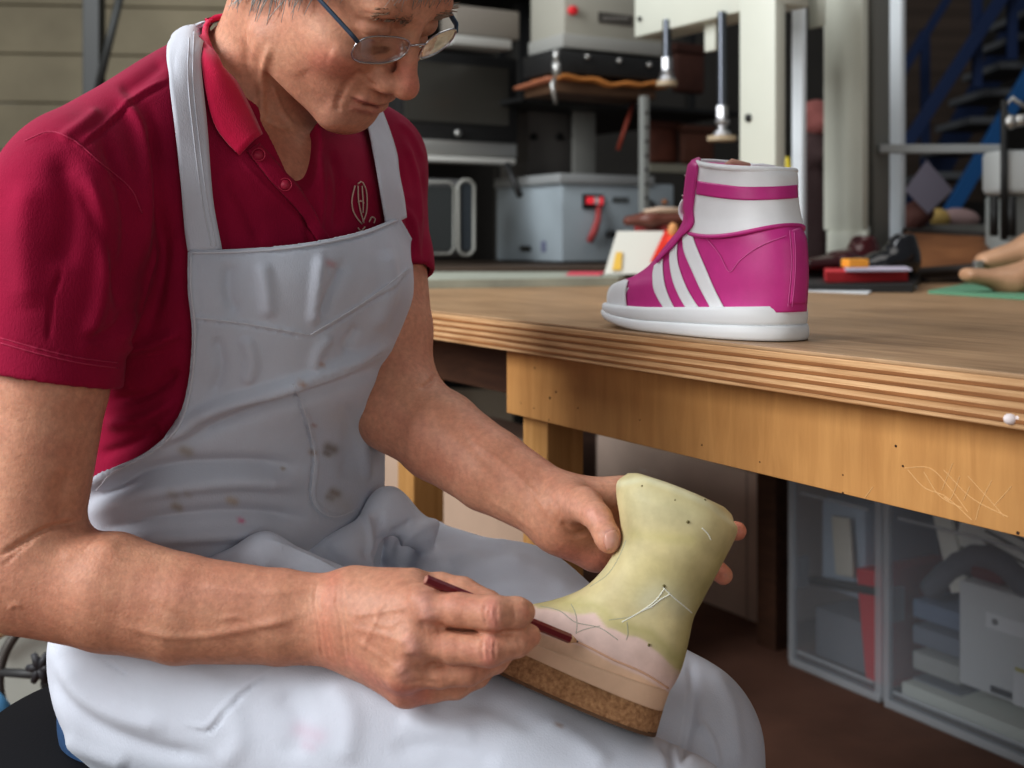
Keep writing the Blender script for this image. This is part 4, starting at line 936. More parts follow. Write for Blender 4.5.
# ================================================================== behind the bench
def run(px0, Y, v, px1):
    """distance along direction v from the point seen at px0 so that the end is seen at px1"""
    X = (px0-CX)/F*Y; k = (px1-CX)/F; return (k*Y-X)/(v[0]-k*v[1])
def zof(py, Y): return CAMZ-(py-HZ)/F*Y
def corner_box(b, px, Y, lpx, rpx, ytop, ybot, bev=.004, inset=0.):
    """a box whose near upright edge is seen at px; its lit side runs to lpx, its shaded front to rpx"""
    X = (px-CX)/F*Y; l = run(px, Y, TD, lpx) if lpx is not None else .3; r = run(px, Y, TN_, rpx) if rpx is not None else .3
    z1, z0 = zof(ytop, Y), zof(ybot, Y); o = V3(X, Y, 0)
    c = o+TD*l/2+TN_*r/2+V3(0, 0, (z0+z1)/2); b.box(c, (l, r, z1-z0), Rt, bev)
    return dict(o=o, l=l, r=r, z0=z0, z1=z1)
class Face:
    """a face of such a box: put details at pixel positions on it"""
    def __init__(s, q, side):   # side 'front' (runs right along TN_) or 'left' (runs along TD)
        s.o = q['o']; s.v = TN_ if side == 'front' else TD; s.n = -TD if side == 'front' else -TN_; s.pl = Pl(s.o, s.n)
    def at(s, px, py, off=0.): return Vector(s.pl.at(px, py, off))
    def plate(s, b, x0, y0, x1, y1, th=.006, off=0., bev=.0):
        a = np.array(s.at(x0, y0)); c = np.array(s.at(x1, y1)); m_ = (a+c)/2; w = abs((c-a)@s.v); h = abs(c[2]-a[2])
        d = (w, th, h) if s.v is TD else (th, w, h); b.box(m_+s.n*(off+th/2), d, Rt, bev)
cream = mat('cream machine paint', (.36, .35, .30), .45, var=.06, vscale=6)
cream2 = mat('cream press paint', (.60, .61, .53), .45, var=.06, vscale=5)
bluegrey = mat('blue grey paint', (.36, .41, .44), .45, var=.08, vscale=5)
greyp = mat('grey panel', (.16, .15, .14), .6, var=.2, vscale=4)
greyl = mat('light grey panel', (.27, .27, .25), .6, var=.2, vscale=4)
blackp = mat('black frame paint', (.018, .018, .018), .5)
steel = mat('brushed steel', (.48, .48, .46), .35, metal=.8)
darkglass = mat('dark oven glass', (.055, .052, .045), .18, spec=.5)
whitep = mat('white post paint', (.82, .87, .90), .45)
redm = mat('signal red', (.65, .03, .04), .4)
# counter behind the bench
CTZ = .828
ctr = empty('back_counter', (.0, 3.3, 0)); tag(ctr, 'long dark counter behind the bench with machines on it', 'counter')
b = MB(); b.box((.55, 3.85, CTZ-.02), (2.9, 1.0, .04), Rz(math.radians(12)), .002); b.build('countertop', mat('counter brown', (.10, .07, .05), .6, var=.3, vscale=4), ctr, keep=True)
for (x, y) in ((-.75, 3.25), (1.95, 3.8), (-.8, 3.95), (1.8, 4.45)):
    b = MB(); b.box((x, y, (CTZ-.04)/2), (.06, .06, CTZ-.04)); b.build('leg', blackp, ctr, keep=True)
def whole(name, label, cat, b, m, group=None, **k):
    o = b.build(name, m, None, **k); tag(o, label, cat, group); return o
# blue grey machine
b = MB(); q = corner_box(b, 562, 3.65, 496, 674, 181, 262, .006)
mc = whole('heating_machine', 'blue-grey metal cabinet machine with red lit switch on its front', 'machine', b, bluegrey, auto=40)
b = MB(); corner_box(b, 560, 3.63, 494, 655, 173, 183, .004); b.build('lid', mat('lid grey', (.30, .31, .31), .5), mc, auto=40)
f = Face(q, 'front'); b = MB(); f.plate(b, 582, 194, 602, 209, .008, 0, .002); sw = b.build('switch_frame', blackp, mc)
b = MB(); f.plate(b, 585, 197, 592, 204, .012); f.plate(b, 597, 197, 601, 205, .012); b.build('switch', mat('lit switch red', (.85, .05, .07), .4, emit=.6), sw)
b = MB(); f.plate(b, 592, 197, 597, 204, .012); b.build('switch_window', mat('switch white', (.7, .6, .6), .4), sw)
b = MB(); b.tube([f.at(599, 207, .02), f.at(598, 220, .03), f.at(594, 232, .03), f.at(589, 242, .02)], [.009, .010, .012, .010], 8); b.build('red_cable', mat('dull red rubber', (.34, .06, .06), .6), mc, True)
b = MB(); f.plate(b, 612, 197, 628, 203, .003); b.build('name_plate', mat('plate dark grey', (.10, .11, .11), .5), mc)
b = MB(); c = f.at(648, 209, .01); u_ = Vector(TN_); b.tube([c+u_*math.cos(a)*.026+Vector((0, 0, 1))*math.sin(a)*.026 for a in np.linspace(-.5, 3.6, 20)], .006, 8); b.cyl(c, c+Vector(f.n)*.01, .010, n=16); b.build('dial', mat('dial dark', (.07, .07, .07), .4), mc, True)
b = MB(); c = f.at(609, 234, .008); b.cyl(c, c+Vector(f.n)*.02, .012, n=16); b.build('knob', blackp, mc, True)
b = MB(); c = f.at(664, 202, .004); b.cyl(c, c+Vector(f.n)*.008, .008, n=16); b.build('lamp', mat('amber lamp', (.5, .2, .08), .4), mc, True)
f = Face(q, 'left'); b = MB(); f.plate(b, 521, 246, 531, 251, .004); b.build('vent_hole', blackp, mc); b = MB(); f.plate(b, 542, 241, 546, 252, .003); b.build('sticker', mat('sticker blue', (.16, .17, .26), .5), mc)
# microwave
b = MB(); q = corner_box(b, 425, 3.45, 405, 476, 178, 259, .02)
mw = whole('microwave_oven', 'dark microwave oven with pale rounded frame, standing left of the blue-grey machine', 'microwave', b, mat('microwave body', (.10, .10, .10), .4), auto=50)
f = Face(q, 'front')
def frame_tube(par, f, x0, y0, x1, y1, r, m, name, off=.008):
    a, b_, c, d = f.at(x0, y0, off), f.at(x1, y0, off), f.at(x1, y1, off), f.at(x0, y1, off); pts = []
    for p, q1, q2 in ((a, d, b_), (b_, a, c), (c, b_, d), (d, c, a)):
        k = .016
        for t in (0, .5, 1): pts.append(p+(q1-p).normalized()*k*(1-t)+(q2-p).normalized()*k*t)
    bb = MB(); bb.tube(pts, r, 8, closed=True); return bb.build(name, m, par, True)
frm = mat('pale trim', (.34, .34, .31), .4)
frame_tube(mw, f, 418, 182, 454, 254, .0035, frm, 'door_trim'); frame_tube(mw, f, 458, 180, 474, 255, .005, frm, 'panel_trim')
b = MB(); f.plate(b, 420, 186, 452, 250, .004); b.build('door_window', mat('microwave window', (.055, .06, .06), .2), mw)
b = MB(); f.plate(b, 461, 184, 471, 250, .004); b.build('control_panel', mat('control panel', (.05, .06, .07), .3), mw)
# large dark oven above
b = MB(); q = corner_box(b, 398, 3.6, 380, 518, 48, 138, .006)
ov = whole('wall_oven', 'large dark glass-fronted oven with steel lower trim, left in the rack', 'oven', b, blackp, auto=40)
f = Face(q, 'front'); b = MB(); f.plate(b, 404, 60, 508, 126, .006); b.build('oven_window', darkglass, ov)
b = MB(); corner_box(b, 400, 3.58, 385, 517, 138, 153, .003); b.build('lower_trim', steel, ov, auto=40)
b = MB(); corner_box(b, 398, 3.54, 388, 516, 154, 160, .004); b.build('handle', mat('pale handle', (.55, .55, .52), .4), ov, auto=40)
b = MB(); c = f.at(457, 133, .012); b.cyl(c, c+Vector(f.n)*.012, .010, n=16); b.build('knob', steel, ov, True)
b = MB(); a = Vector(P(507, 164, 3.5)); b.tube([a, Vector(P(520, 196, 3.45))], .010, 8); b.build('stay_bar', blackp, ov, True)
# grey box on top
b = MB(); q = corner_box(b, 455, 3.5, 440, 520, 4, 34, .006)
pr_ = whole('grey_case', 'small warm-grey appliance on top of the dark oven', 'appliance', b, mat('warm grey plastic', (.20, .18, .155), .5), auto=40)
b = MB(); corner_box(b, 453, 3.45, 440, 512, 34, 44, .004); b.build('front_lip', mat('pale grey lip', (.36, .36, .34), .5), pr_, auto=40)
# rack
rack = empty('equipment_rack', (.1, 3.7, 0)); tag(rack, 'tall black steel rack holding the ovens and the cream machine', 'rack')
for (x, Y, w) in ((521, 4.25, .042), (500, 4.5, .034), (392, 4.0, .03), (690, 4.5, .03)):
    b = MB(); p = P(x, 242, Y); b.box((p[0], Y, .95), (w, w, 1.90), Rt, .002); b.build('post', blackp, rack, keep=True)
b = MB(); corner_box(b, 522, 3.66, 380, 740, 96, 101, .001); b.build('shelf', blackp, rack, keep=True)
b = MB(); corner_box(b, 522, 3.75, 400, 640, -34, -28, .001); b.build('shelf', blackp, rack, keep=True)
# cream machine on the rack with press plates below
b = MB(); q = corner_box(b, 564, 3.45, 530, 668, -30, 40, .006)
cm = whole('cream_control_unit', 'cream electrical unit with a red button, high on the rack', 'machine', b, cream, auto=40)
f = Face(q, 'front'); b = MB(); c = f.at(571, 11, .0); b.cyl(c, c+Vector(f.n)*.02, .013, n=20, bev=.003); b.build('button', redm, cm, True)
b = MB(); f.plate(b, 598, 12, 632, 26, .004); npl = b.build('name_plate', mat('plate brown black', (.075, .068, .06), .5), cm)
b = MB()
for k in range(7): f.plate(b, 602+k*3.8, 17, 604.5+k*3.8, 20.5, .006)
b.build('plate_marks', mat('plate mark', (.22, .21, .19), .5), npl)
b = MB(); corner_box(b, 563, 3.44, 528, 668, 33, 47, .003); b.build('base_rim', mat('rim grey', (.30, .30, .28), .5), cm, auto=40)
b = MB(); q = corner_box(b, 556, 3.42, 522, 664, 49, 72, .004)
hp = whole('press_plate', 'black heated press plate under the cream unit', 'press', b, blackp, auto=40)
f = Face(q, 'front'); 
for (x, y) in ((586, 57), (618, 61), (648, 65)):
    b = MB(); c = f.at(x, y, 0); b.cyl(c, c+Vector(f.n)*.012, .007, n=12); b.build('bolt', steel, hp, True)
b = MB(); corner_box(b, 556, 3.42, 524, 656, 80, 92, .004); b.build('lower_plate', mat('brown plate', (.10, .055, .03), .6), hp, auto=40)
b = MB(); a = f.at(556, 50, .05); b.cyl(a, f.at(556, 62, .05), .009, n=12); b.cyl(f.at(556, 62, .05), f.at(557, 76, .05), .012, n=12); b.tube([f.at(555, 78, .05), f.at(552, 84, .06), f.at(556, 104, .06)], .006, 8); b.build('lever', steel, hp, True)
# leather sheets squeezed in the press
orm = mat('orange leather', (.60, .25, .07), .6, var=.3, vscale=20)
b = MB(); G = []
for i in range(24):
    u = i/23; p = V3(*q['o'])+TN_*(q['r']*(u*1.02-.02)); w = .005*math.sin(u*9)+.004*math.sin(u*23)
    G.append([p-TD*.02+V3(0, 0, q['z0']-.012+w), p+TD*.12+V3(0, 0, q['z0']-.010+w*.5)])
lsh = link('leather_sheet', solid(np.array(G), .012), orm, None, True); tag(lsh, 'orange leather sheet clamped between the press plates', 'leather')
b = MB(); G = []
for i in range(10):
    u = i/9; p = V3(*q['o'])+TD*(q['l']*(u)); G.append([p-TN_*.03+V3(0, 0, q['z0']-.014-.010*u), p+TN_*.1+V3(0, 0, q['z0']-.012)])
lsh = link('leather_sheet', solid(np.array(G), .010), mat('brown leather sheet', (.34, .13, .07), .6), None, True); tag(lsh, 'brown leather piece sticking out at the left of the press plates', 'leather')
# grey cabinet panels below the rack shelf
b = MB(); q = corner_box(b, 528, 3.95, 500, 570, 100, 200, .004); cab = whole('grey_cabinet', 'dark grey metal cabinet behind the blue-grey machine', 'cabinet', b, greyp, auto=40)
f = Face(q, 'front')
for x in (533, 558):
    b = MB(); c = f.at(x, 137, 0); b.cyl(c, c+Vector(f.n)*.01, .012, n=16); b.build('knob', blackp, cab, True)
b = MB(); q = corner_box(b, 574, 3.95, 571, 596, 100, 200, .004); whole('upright_board', 'lighter grey upright panel to the right of the grey cabinet', 'panel', b, greyl, auto=40)
b = MB(); p = P(644, 242, 3.5); z0, z1 = CTZ, zof(96, 3.5)
b.box((p[0], 3.5, (z0+z1)/2), (.024, .020, z1-z0), Rt, .001); pp = whole('perforated_post', 'pale perforated steel post right of the rack', 'post', b, mat('galvanised', (.34, .35, .33), .5, metal=.4))
for k in range(11):
    b = MB(); z = z0+.03+k*(z1-z0-.04)/11; c = Vector((p[0], 3.5, z)); d_ = Vector(-TD); b.cyl(c+d_*.009, c+d_*.0125, .0055, n=10); b.build('perforation', blackp, pp)
b = MB(); b.tube([Vector(P(635, 98, 3.70)), Vector(P(626, 125, 3.58)), Vector(P(618, 150, 3.6))], .007, 6); o = b.build('red_strap', mat('red strap', (.25, .05, .03), .6), None, True); tag(o, 'thin red-brown strap hanging in the dark rack bay', 'strap')
# shelf with boxes
b = MB(); corner_box(b, 650, 3.9, 640, 740, 163, 172, .002); sh_ = whole('side_shelf', 'pale shelf board with brown boxes on it', 'shelf', b, mat('shelf beige', (.26, .25, .20), .6))
for (px, r_, y0, y1, c_, lb) in ((652, 680, 120, 163, (.16, .055, .035), 'red-brown box on the pale shelf, left one'), (683, 716, 124, 164, (.13, .05, .03), 'red-brown box on the pale shelf, behind the hanging press rod'), (676, 706, 42, 92, (.11, .045, .032), 'dark brown sack on the upper rack shelf')):
    b = MB(); corner_box(b, px, 4.0, px-6, r_, y0, y1, .015); o = whole('brown_box', lb, 'box', b, mat('box brown %d' % px, c_, .7, var=.4, vscale=12), auto=60)
    b = MB(); corner_box(b, px-.5, 3.99, px-7, r_+1, y0, y0+(y1-y0)*.18, .004); b.build('lid', mat('box lid %d' % px, tuple(x*.7 for x in c_), .7), o)
# ------------------------------------------------------------------ cream portal press
press = empty('portal_press', tuple(P(770, 242, 2.7)*V3(1, 1, 0))); tag(press, 'large cream portal press frame with two hanging rods', 'press')
def pb(name, m, *a, **k):
    b = MB(); q = corner_box(b, *a, **k); b.build(name, m, press, auto=40, keep=True); return q
q1 = pb('column', cream2, 775, 2.62, 739, 786, -60, 285)
X = (776-CX)/F*2.62
# beam runs away to the left from the column
o_ = V3(X, 2.62, 0); bl = run(776, 2.62, TD, 634); b = MB(); z1, z0 = zof(-70, 2.62), zof(3, 2.62)
b.box(o_+TD*bl/2+TN_*.05+V3(0, 0, (z0+z1)/2), (bl, .10, z1-z0), Rt, .005); b.build('beam', cream2, press, auto=40, keep=True)
ff = Face(q1, 'left'); b = MB(); c = ff.at(749, 118, 0); b.cyl(c-Vector(ff.n)*.002, c+Vector(ff.n)*.004, .0095, n=16); b.build('bolt', blackp, press, True, keep=True)
b = MB(); c = ff.at(640, 19, .001); b.cyl(c, c+Vector(ff.n)*.004, .006, n=12); b.build('bolt', blackp, press, True, keep=True)
for (x, y0, y1, y2, Y) in ((667, 20, 62, 86, 2.95), (722, 12, 110, 141, 2.75)):
    b = MB(); b.cyl(P(x, y0, Y), P(x, y1, Y), .0105, n=16); rd = b.build('press_rod', mat('dark steel rod', (.12, .13, .15), .3, metal=.9), press, auto=40, keep=True)
    b = MB(); b.cyl(P(x, y1-4, Y), P(x, y1+8, Y), .015, n=6); b.cyl(P(x, y1+8, Y), P(x, y2-8, Y), .011, n=16); b.cyl(P(x, y2-10, Y), P(x, y2-5, Y), .018, .024, 16); b.sph(P(x, y1+12, Y), (.018, .018, .010), 12)
    o = b.build('levelling_foot', chrome, rd, auto=40)
    b = MB(); b.cyl(P(x, y2-5, Y), P(x, y2, Y), .034 if x > 700 else .026, n=24); o = b.build('foot_disc', mat('tan disc', (.40, .32, .22), .5), rd, auto=40)
b = MB(); corner_box(b, 715, 2.85, 704, 719, 20, 50, .003); b.build('bracket', cream2, press, auto=40, keep=True)
pb('white_guide', whitep, 802, 2.9, 791, 807, -60, 280)
q2 = pb('column', cream2, 862, 2.95, 823, 869, -60, 230)
pb('grey_side', mat('grey side paint', (.22, .22, .20), .5), 874, 3.05, 869, 890, -60, 262)
pb('column_base', cream2, 866, 2.93, 826, 870, 230, 280)
pb('upper_bracket', cream2, 824, 2.9, 808, 826, -20, 26)
pb('white_guide', whitep, 901, 3.2, 889, 906, -60, 277)
# pinkish bundle, and a dark body added for the dark gap between the columns
for (x, y, r_, c_, lb) in ((817, 118, .045, (.30, .11, .10), 'pinkish cloth bundle between the press columns, upper'), (817, 150, .050, (.06, .035, .035), 'dark body filling the dark gap between the press columns, lower')):
    s_ = Un(.02, Ell(P(x, y, 3.3), (r_, r_, r_*1.1)), Ell(P(x+4, y+6, 3.28), (r_*.8, r_, r_*.7)), Ell(P(x-5, y-5, 3.3), (r_*.8, r_, r_*.6)))
    if y > 130: s_ = Un(.02, s_, Cone(P(x, y+8, 3.3), V3(P(x, y, 3.3)[0], 3.3, CTZ+.03), .032, .032))
    o = link('cloth_bundle', sdf_mesh('cloth_bundle', s_, .006), mat('bundle %d' % y, c_, .85, bump=.003, bscale=60), None, True); tag(o, lb, 'cloth')
# yellow cap bottle
b = MB(); c = P(787, 262, 3.2); b.cyl((c[0], 3.2, CTZ), (c[0], 3.2, zof(172, 3.2)), .018, n=20, bev=.004); bo = b.build('spray_bottle', mat('dark bottle', (.05, .05, .05), .3), None, auto=40); tag(bo, 'dark slim bottle with a yellow cap right of the shoe', 'bottle')
b = MB(); b.cyl((c[0], 3.2, zof(172, 3.2)), (c[0], 3.2, zof(157, 3.2)), .013, .008, 16); b.build('cap', mat('yellow cap', (.75, .60, .05), .4), bo, auto=40)
# ------------------------------------------------------------------ stairs far right
bl1 = mat('blue paint bright', (.012, .09, .24), .5); bl2 = mat('blue paint dark', (.008, .022, .07), .6)
st = empty('steel_stair', tuple(P(980, 242, 5.0)*V3(1, 1, 0))); st.location[2] = 0; tag(st, 'blue steel staircase with grey treads rising to the right', 'staircase')
def beam(name, m, a, c, w, t_, par):
    b = MB(); a = Vector(a); c = Vector(c); d = c-a; R_ = d.to_track_quat('X', 'Z').to_matrix(); b.box((a+c)/2, (d.length, t_, w), R_, .002); return b.build(name, m, par, keep=True)
beam('stringer', bl1, P(915, 272, 4.6), P(1085, -20, 4.6), .055, .03, st)
beam('stringer', bl2, P(885, 262, 5.3), P(1050, -30, 5.3), .11, .03, st)
for (a, c, w, m) in (((878, 112, 5.0), (948, -2, 5.0), .030, bl2), ((903, 150, 4.6), (1010, -15, 4.6), .045, bl2), ((885, 100, 5.2), (925, 31, 5.2), .03, bl2)):
    beam('handrail', m, P(*a), P(*c), w, .03, st)
for (x, y0, y1, Y) in ((977, -10, 88, 4.65), (925, 30, 240, 5.2), (1012, -20, 60, 4.65)):
    beam('baluster', bl2, P(x, y0, Y), P(x, y1, Y), .035, .03, st)
for k, (x, y) in enumerate(((940, 178), (956, 151), (972, 125), (986, 98), (1000, 72), (1014, 45), (1028, 20))):
    b = MB(); c = P(x+2, y, 4.95); b.box(c, (.18, .40, .03), None, .003); b.build('tread', mat('tread grey', (.10, .105, .11), .6), st, keep=True)
# grey cross bar and white pendant machine
b = MB(); a = P(878, 149, 3.05); c = P(1000, 149, 3.05); b.box((a+c)/2, (c[0]-a[0], .03, .022), None, .002); o = b.build('cross_bar', mat('cross bar grey', (.36, .38, .38), .5), None); tag(o, 'horizontal grey steel bar between white post and machine at right', 'bar')
b = MB(); p = P(1020, 242, 2.9); b.box((p[0], 2.9, zof(173, 2.9)), (.15, .10, zof(151, 2.9)-zof(195, 2.9)), Rz(.1), .015, 3); sw_ = whole('white_sewing_head', 'off-white machine head at the right edge', 'machine', b, mat('off white enamel', (.52, .54, .53), .4), auto=50)
b = MB(); p = P(1030, 242, 2.92); b.box((p[0], 2.95, (zof(195, 2.92)+TZ)/2), (.15, .12, zof(195, 2.92)-TZ), Rz(.1), .01); b.build('machine_column', mat('grey green enamel', (.36, .39, .38), .45), sw_, auto=50)
b = MB()
for (x, y0, y1, r_) in ((1004, 100, 240, .008), (1011, 196, 236, .012)): b.cyl(P(x, y0, 2.84), P(x, y1, 2.84), r_, n=10)
b.cyl(P(994, 196, 2.84), P(994, 236, 2.84), .010, n=10); b.build('needle_bar', blackp, sw_, True)
b = MB(); b.cyl(P(1012, 122, 2.84), P(1032, 118, 2.84), .014, n=12); b.sph(P(1010, 122, 2.84), .018, 10); b.tube([Vector(P(1010, 122, 2.84)), Vector(P(1004, 108, 2.84)), Vector(P(1012, 98, 2.84)), Vector(P(1030, 110, 2.84))], .006, 6); b.build('thread_guide', steel, sw_, True)
# ------------------------------------------------------------------ things on the far part of the bench and the counter
def slab(name, label, cat, pts, z, th, m, par=None, bump_=0, **kw):
    """flat thing given by px outline lying at height z"""
    vs = []
    for x, y in pts:
        Y = F*(CAMZ-z)/(y-HZ); vs.append(P(x, y, Y))
    b = MB(); v0 = [b.bm.verts.new(p) for p in vs]; fc = b.bm.faces.new(v0); r = bmesh.ops.extrude_face_region(b.bm, geom=[fc]); bmesh.ops.translate(b.bm, vec=(0, 0, -th), verts=[g for g in r['geom'] if isinstance(g, bmesh.types.BMVert)])
    o = b.build(name, m, par); 
    if label: tag(o, label, cat, **kw)
    return o
slab('cutting_mat', 'thin green cutting mat under the tan wooden last', 'mat', [(928, 290.5), (1040, 297.5), (1060, 288), (965, 283.5)], TZ+.006, .0055, mat('mat green', (.13, .30, .19), .7))
slab('sheet_board', 'long white-topped board lying across the far bench end', 'board', [(330, 281), (618, 277.5), (640, 271.5), (330, 272)], TZ+.018, .0175, mat('board greenish white', (.42, .44, .37), .7, var=.3, vscale=8))
slab('sheet_board', 'brown board behind the white one, nearest the counter', 'board', [(330, 266.5), (640, 266.5), (660, 263), (330, 263)], TZ+.020, .0195, mat('board brown', (.25, .18, .11), .7, var=.3, vscale=8))
slab('pink_paper', 'small pink-red paper lying on the white board', 'paper', [(566, 274.5), (600, 274.5), (606, 271.5), (570, 271.5)], TZ+.021, .002, mat('paper pink', (.68, .10, .14), .8))
# tilted white box with yellow label and red end
b = MB(); Yb = 2.75; o_ = P(604, 272.5, Yb)
pl_ = [P(604, 274, Yb), P(655, 274, Yb), P(664, 231, Yb+.06), P(617, 231, Yb+.06)]
v0 = [b.bm.verts.new(p+V3(0, 0, 0)) for p in pl_]; fc = b.bm.faces.new(v0); r = bmesh.ops.extrude_face_region(b.bm, geom=[fc]); bmesh.ops.translate(b.bm, vec=(.06, .10, 0), verts=[g for g in r['geom'] if isinstance(g, bmesh.types.BMVert)])
wb = b.build('leaning_box', mat('box off white', (.62, .62, .56), .6), None); tag(wb, 'off-white slanted box with a yellow mark, left of the pink shoe', 'box')
def quadplate(name, pts, m, par, off=.002):
    b = MB(); v0 = [b.bm.verts.new(p+V3(0, -off, 0)) for p in pts]; b.bm.faces.new(v0); r = bmesh.ops.extrude_face_region(b.bm, geom=b.bm.faces[:]); bmesh.ops.translate(b.bm, vec=(0, off*.8, 0), verts=[g for g in r['geom'] if isinstance(g, bmesh.types.BMVert)]); return b.build(name, m, par)
quadplate('yellow_mark', [P(612, 270, Yb+.004), P(621, 270, Yb+.004), P(622, 252, Yb+.028), P(616, 252, Yb+.028)], mat('mark yellow', (.70, .45, .08), .6), wb, .004)
quadplate('red_end', [P(650, 262, Yb-.005), P(656, 266, Yb-.005), P(676, 231, Yb+.03), P(665, 230, Yb+.03)], mat('end red', (.70, .05, .03), .5), wb, .006)
# brown shoe on the machine front shelf, orange ball of thread
bs = Un(.02, ECone(P(628, 221, 2.9), P(650, 219, 2.9), (0, 1, 0), (.028, .035), (.012, .018)), ECone(P(650, 219, 2.9), P(688, 217, 2.9), (0, 1, 0), (.035, .035), (.018, .022)))
o = link('brown_shoe', sdf_mesh('brown_shoe', bs, .004), mat('brown shoe leather', (.14, .05, .035), .35), None, True); tag(o, 'dark brown leather shoe piece with pale lining, behind the slanted box', 'shoe')
b = MB(); b.tube([Vector(P(644, 211.5, 2.87)), Vector(P(660, 210, 2.87)), Vector(P(690, 211, 2.87))], [.006, .010, .009], 8, flat=.6); b.build('lining', mat('shoe lining pale', (.55, .42, .32), .8), o, True)
b = MB(); b.box(P(660, 226, 2.95)+V3(0, 0, -.03), (.13, .07, .075), Rt, .01); o2 = whole('red_box', 'dark red box carrying the brown shoe piece', 'box', b, mat('dark red card', (.22, .03, .03), .6), auto=40); 
b = MB(); b.box(P(660, 226, 2.95)+V3(0, 0, -.107), (.10, .06, .078), Rt, .01); b.build('box_foot', mat('dark red card', (.22, .03, .03), .6), o2)
b = MB(); b.sph(P(673, 230, 2.72), (.012, .012, .017), 14); th_ = b.build('thread_spool', mat('orange thread', (.62, .30, .12), .7), None, True); tag(th_, 'small orange thread spool on top of the red box end', 'spool')
b = MB(); b.cyl(P(673, 236, 2.72), (P(673, 236, 2.72)[0], 2.72, TZ), .014, .02, 16); b.build('spool_base', mat('end red', (.70, .05, .03), .5), th_, True)
# black shoes
def dark_shoe(cx, cy, Y, L, name_m, lab, rot=0., hgt=.05, g=None):
    z = TZ+.017; c = P(cx, cy, Y); c[2] = z; d_ = V3(math.cos(rot), math.sin(rot), 0); n_ = V3(-d_[1], d_[0], 0)
    s_ = Un(.025, ECone(c-d_*L*.42+V3(0, 0, .022), c+d_*L*.05+V3(0, 0, .024), n_, (.034, .040), (.020, .026)), ECone(c+d_*L*.05+V3(0, 0, .03), c+d_*L*.4+V3(0, 0, .04), n_, (.036, .032), (.026, .036)), Cone(c+d_*L*.34+V3(0, 0, .03), c+d_*L*.36+V3(0, 0, hgt), .032, .030))
    s_ = Sub(s_, ECone(c+d_*L*.18+V3(0, 0, hgt+.03), c+d_*L*.36+V3(0, 0, hgt+.03), n_, (.022, .022), (.03, .03)), .006); s_ = And(s_, Plane((0, 0, z+.004), (0, 0, -1)), .002)
    o = link('dress_shoe', sdf_mesh('dress_shoe', s_, .0035), name_m, None, True); tag(o, lab, 'shoe', g)
    f2 = And(Un(.01, ECone(c-d_*L*.42+V3(0, 0, .0), c+d_*L*.40, n_, (.036, .034), (.036, .034))), Plane((0, 0, z+.004), (0, 0, 1)), .001); f2 = And(f2, Plane((0, 0, z-.004), (0, 0, -1)), .001)
    link('shoe_sole', sdf_mesh('shoe_sole', f2, .003), mat('black sole', (.012, .012, .012), .5), o, True)
    return o
dark_shoe(836, 270, 2.80, .24, mat('oxblood leather', (.075, .010, .012), .16, coat=.6), 'glossy dark red dress shoe on the far bench, right of the pink shoe', math.radians(28), .075)
dark_shoe(878, 270, 2.68, .16, mat('black patent leather', (.012, .012, .014), .14, coat=.6), 'glossy black dress shoe beside the dark red one', math.radians(8), .078)
slab('dark_tray', 'low black tray carrying the two dark shoes', 'tray', [(796, 284), (913, 285), (925, 272), (800, 270)], TZ+.0145, .014, blackp)
for k, (pts, c_, z, lb) in enumerate(((([(796, 290), (868, 293), (884, 283), (800, 283)]), (.62, .64, .66), .003, 'white sheet of paper, lowest of the far bench papers'), (([(858, 289), (918, 287), (905, 281), (850, 281)]), (.45, .50, .56), .005, 'pale blue paper lying by the black shoe'),
     (([(826, 272), (908, 271), (898, 267.5), (824, 268)]), (.60, .05, .06), .036, 'red folder among the far bench papers'), (([(846, 269.5), (912, 269), (905, 266), (844, 266)]), (.66, .60, .72), .041, 'lilac white booklet on the red folder'))):
    slab('paper_sheet', lb, 'paper', pts, TZ+z, .002 if k < 2 else (.0205 if k == 2 else .0045), mat('paper %d' % k, c_, .8))
b = MB(); c = P(855, 270, 2.52); b.box((c[0], 2.52, TZ+.051), (.05, .03, .018), Rz(.3), .003); o = b.build('orange_block', mat('orange block', (.80, .36, .05), .5), None); tag(o, 'small orange block on the lilac booklet', 'block')
# leather sheet leaning and tan wooden last
b = MB(); G = []
for i in range(16):
    u = i/15; row = []
    for j in range(24):
        v = j/23; x = 905+100*v; top = 232+6*v if v < .8 else 237+(v-.8)*150; y = top*(1-u)+(274-8*v)*u; row.append(P(x, y, 2.78+.30*(1-u)+.02*math.sin(v*5)))
    G.append(row)
ls = link('leather_piece', solid(np.array(G), .004), mat('tan brown leather', (.34, .15, .06), .5, col2=(.20, .08, .03), vscale=9), None, True); tag(ls, 'large brown leather piece leaning at the back of the bench', 'leather')
G = np.array(G); ring = [Vector(G[0, j]) for j in range(24)]+[Vector(G[i, 23]) for i in range(1, 16)]+[Vector(G[15, j]) for j in range(22, -1, -1)]
b = MB(); b.tube(ring, .012, 8); b.build('dark_edge', mat('dark leather edge', (.04, .032, .028), .6), ls, True)
lz = TZ+.008
last = Un(.03, ECone(P(968, 277, 2.15)+V3(0, 0, .004), P(1010, 281, 2.15), (0, 1, 0), (.030, .040), (.013, .020)), ECone(P(1010, 281, 2.15), P(1075, 262, 2.15), (0, 1, 0), (.040, .035), (.020, .050)))
wl = link('wooden_last', sdf_mesh('wooden_last', last, .0035), mat('last beech', (.52, .30, .18), .45, var=.25, vscale=18), None, True); tag(wl, 'tan wooden shoe last lying on the green mat', 'shoe last')
last = Un(.03, ECone(P(985, 262, 2.45), P(1040, 250, 2.45), (0, 1, 0), (.030, .040), (.020, .035)), ECone(P(1040, 250, 2.45), P(1080, 240, 2.45), (0, 1, 0), (.040, .040), (.04, .05)))
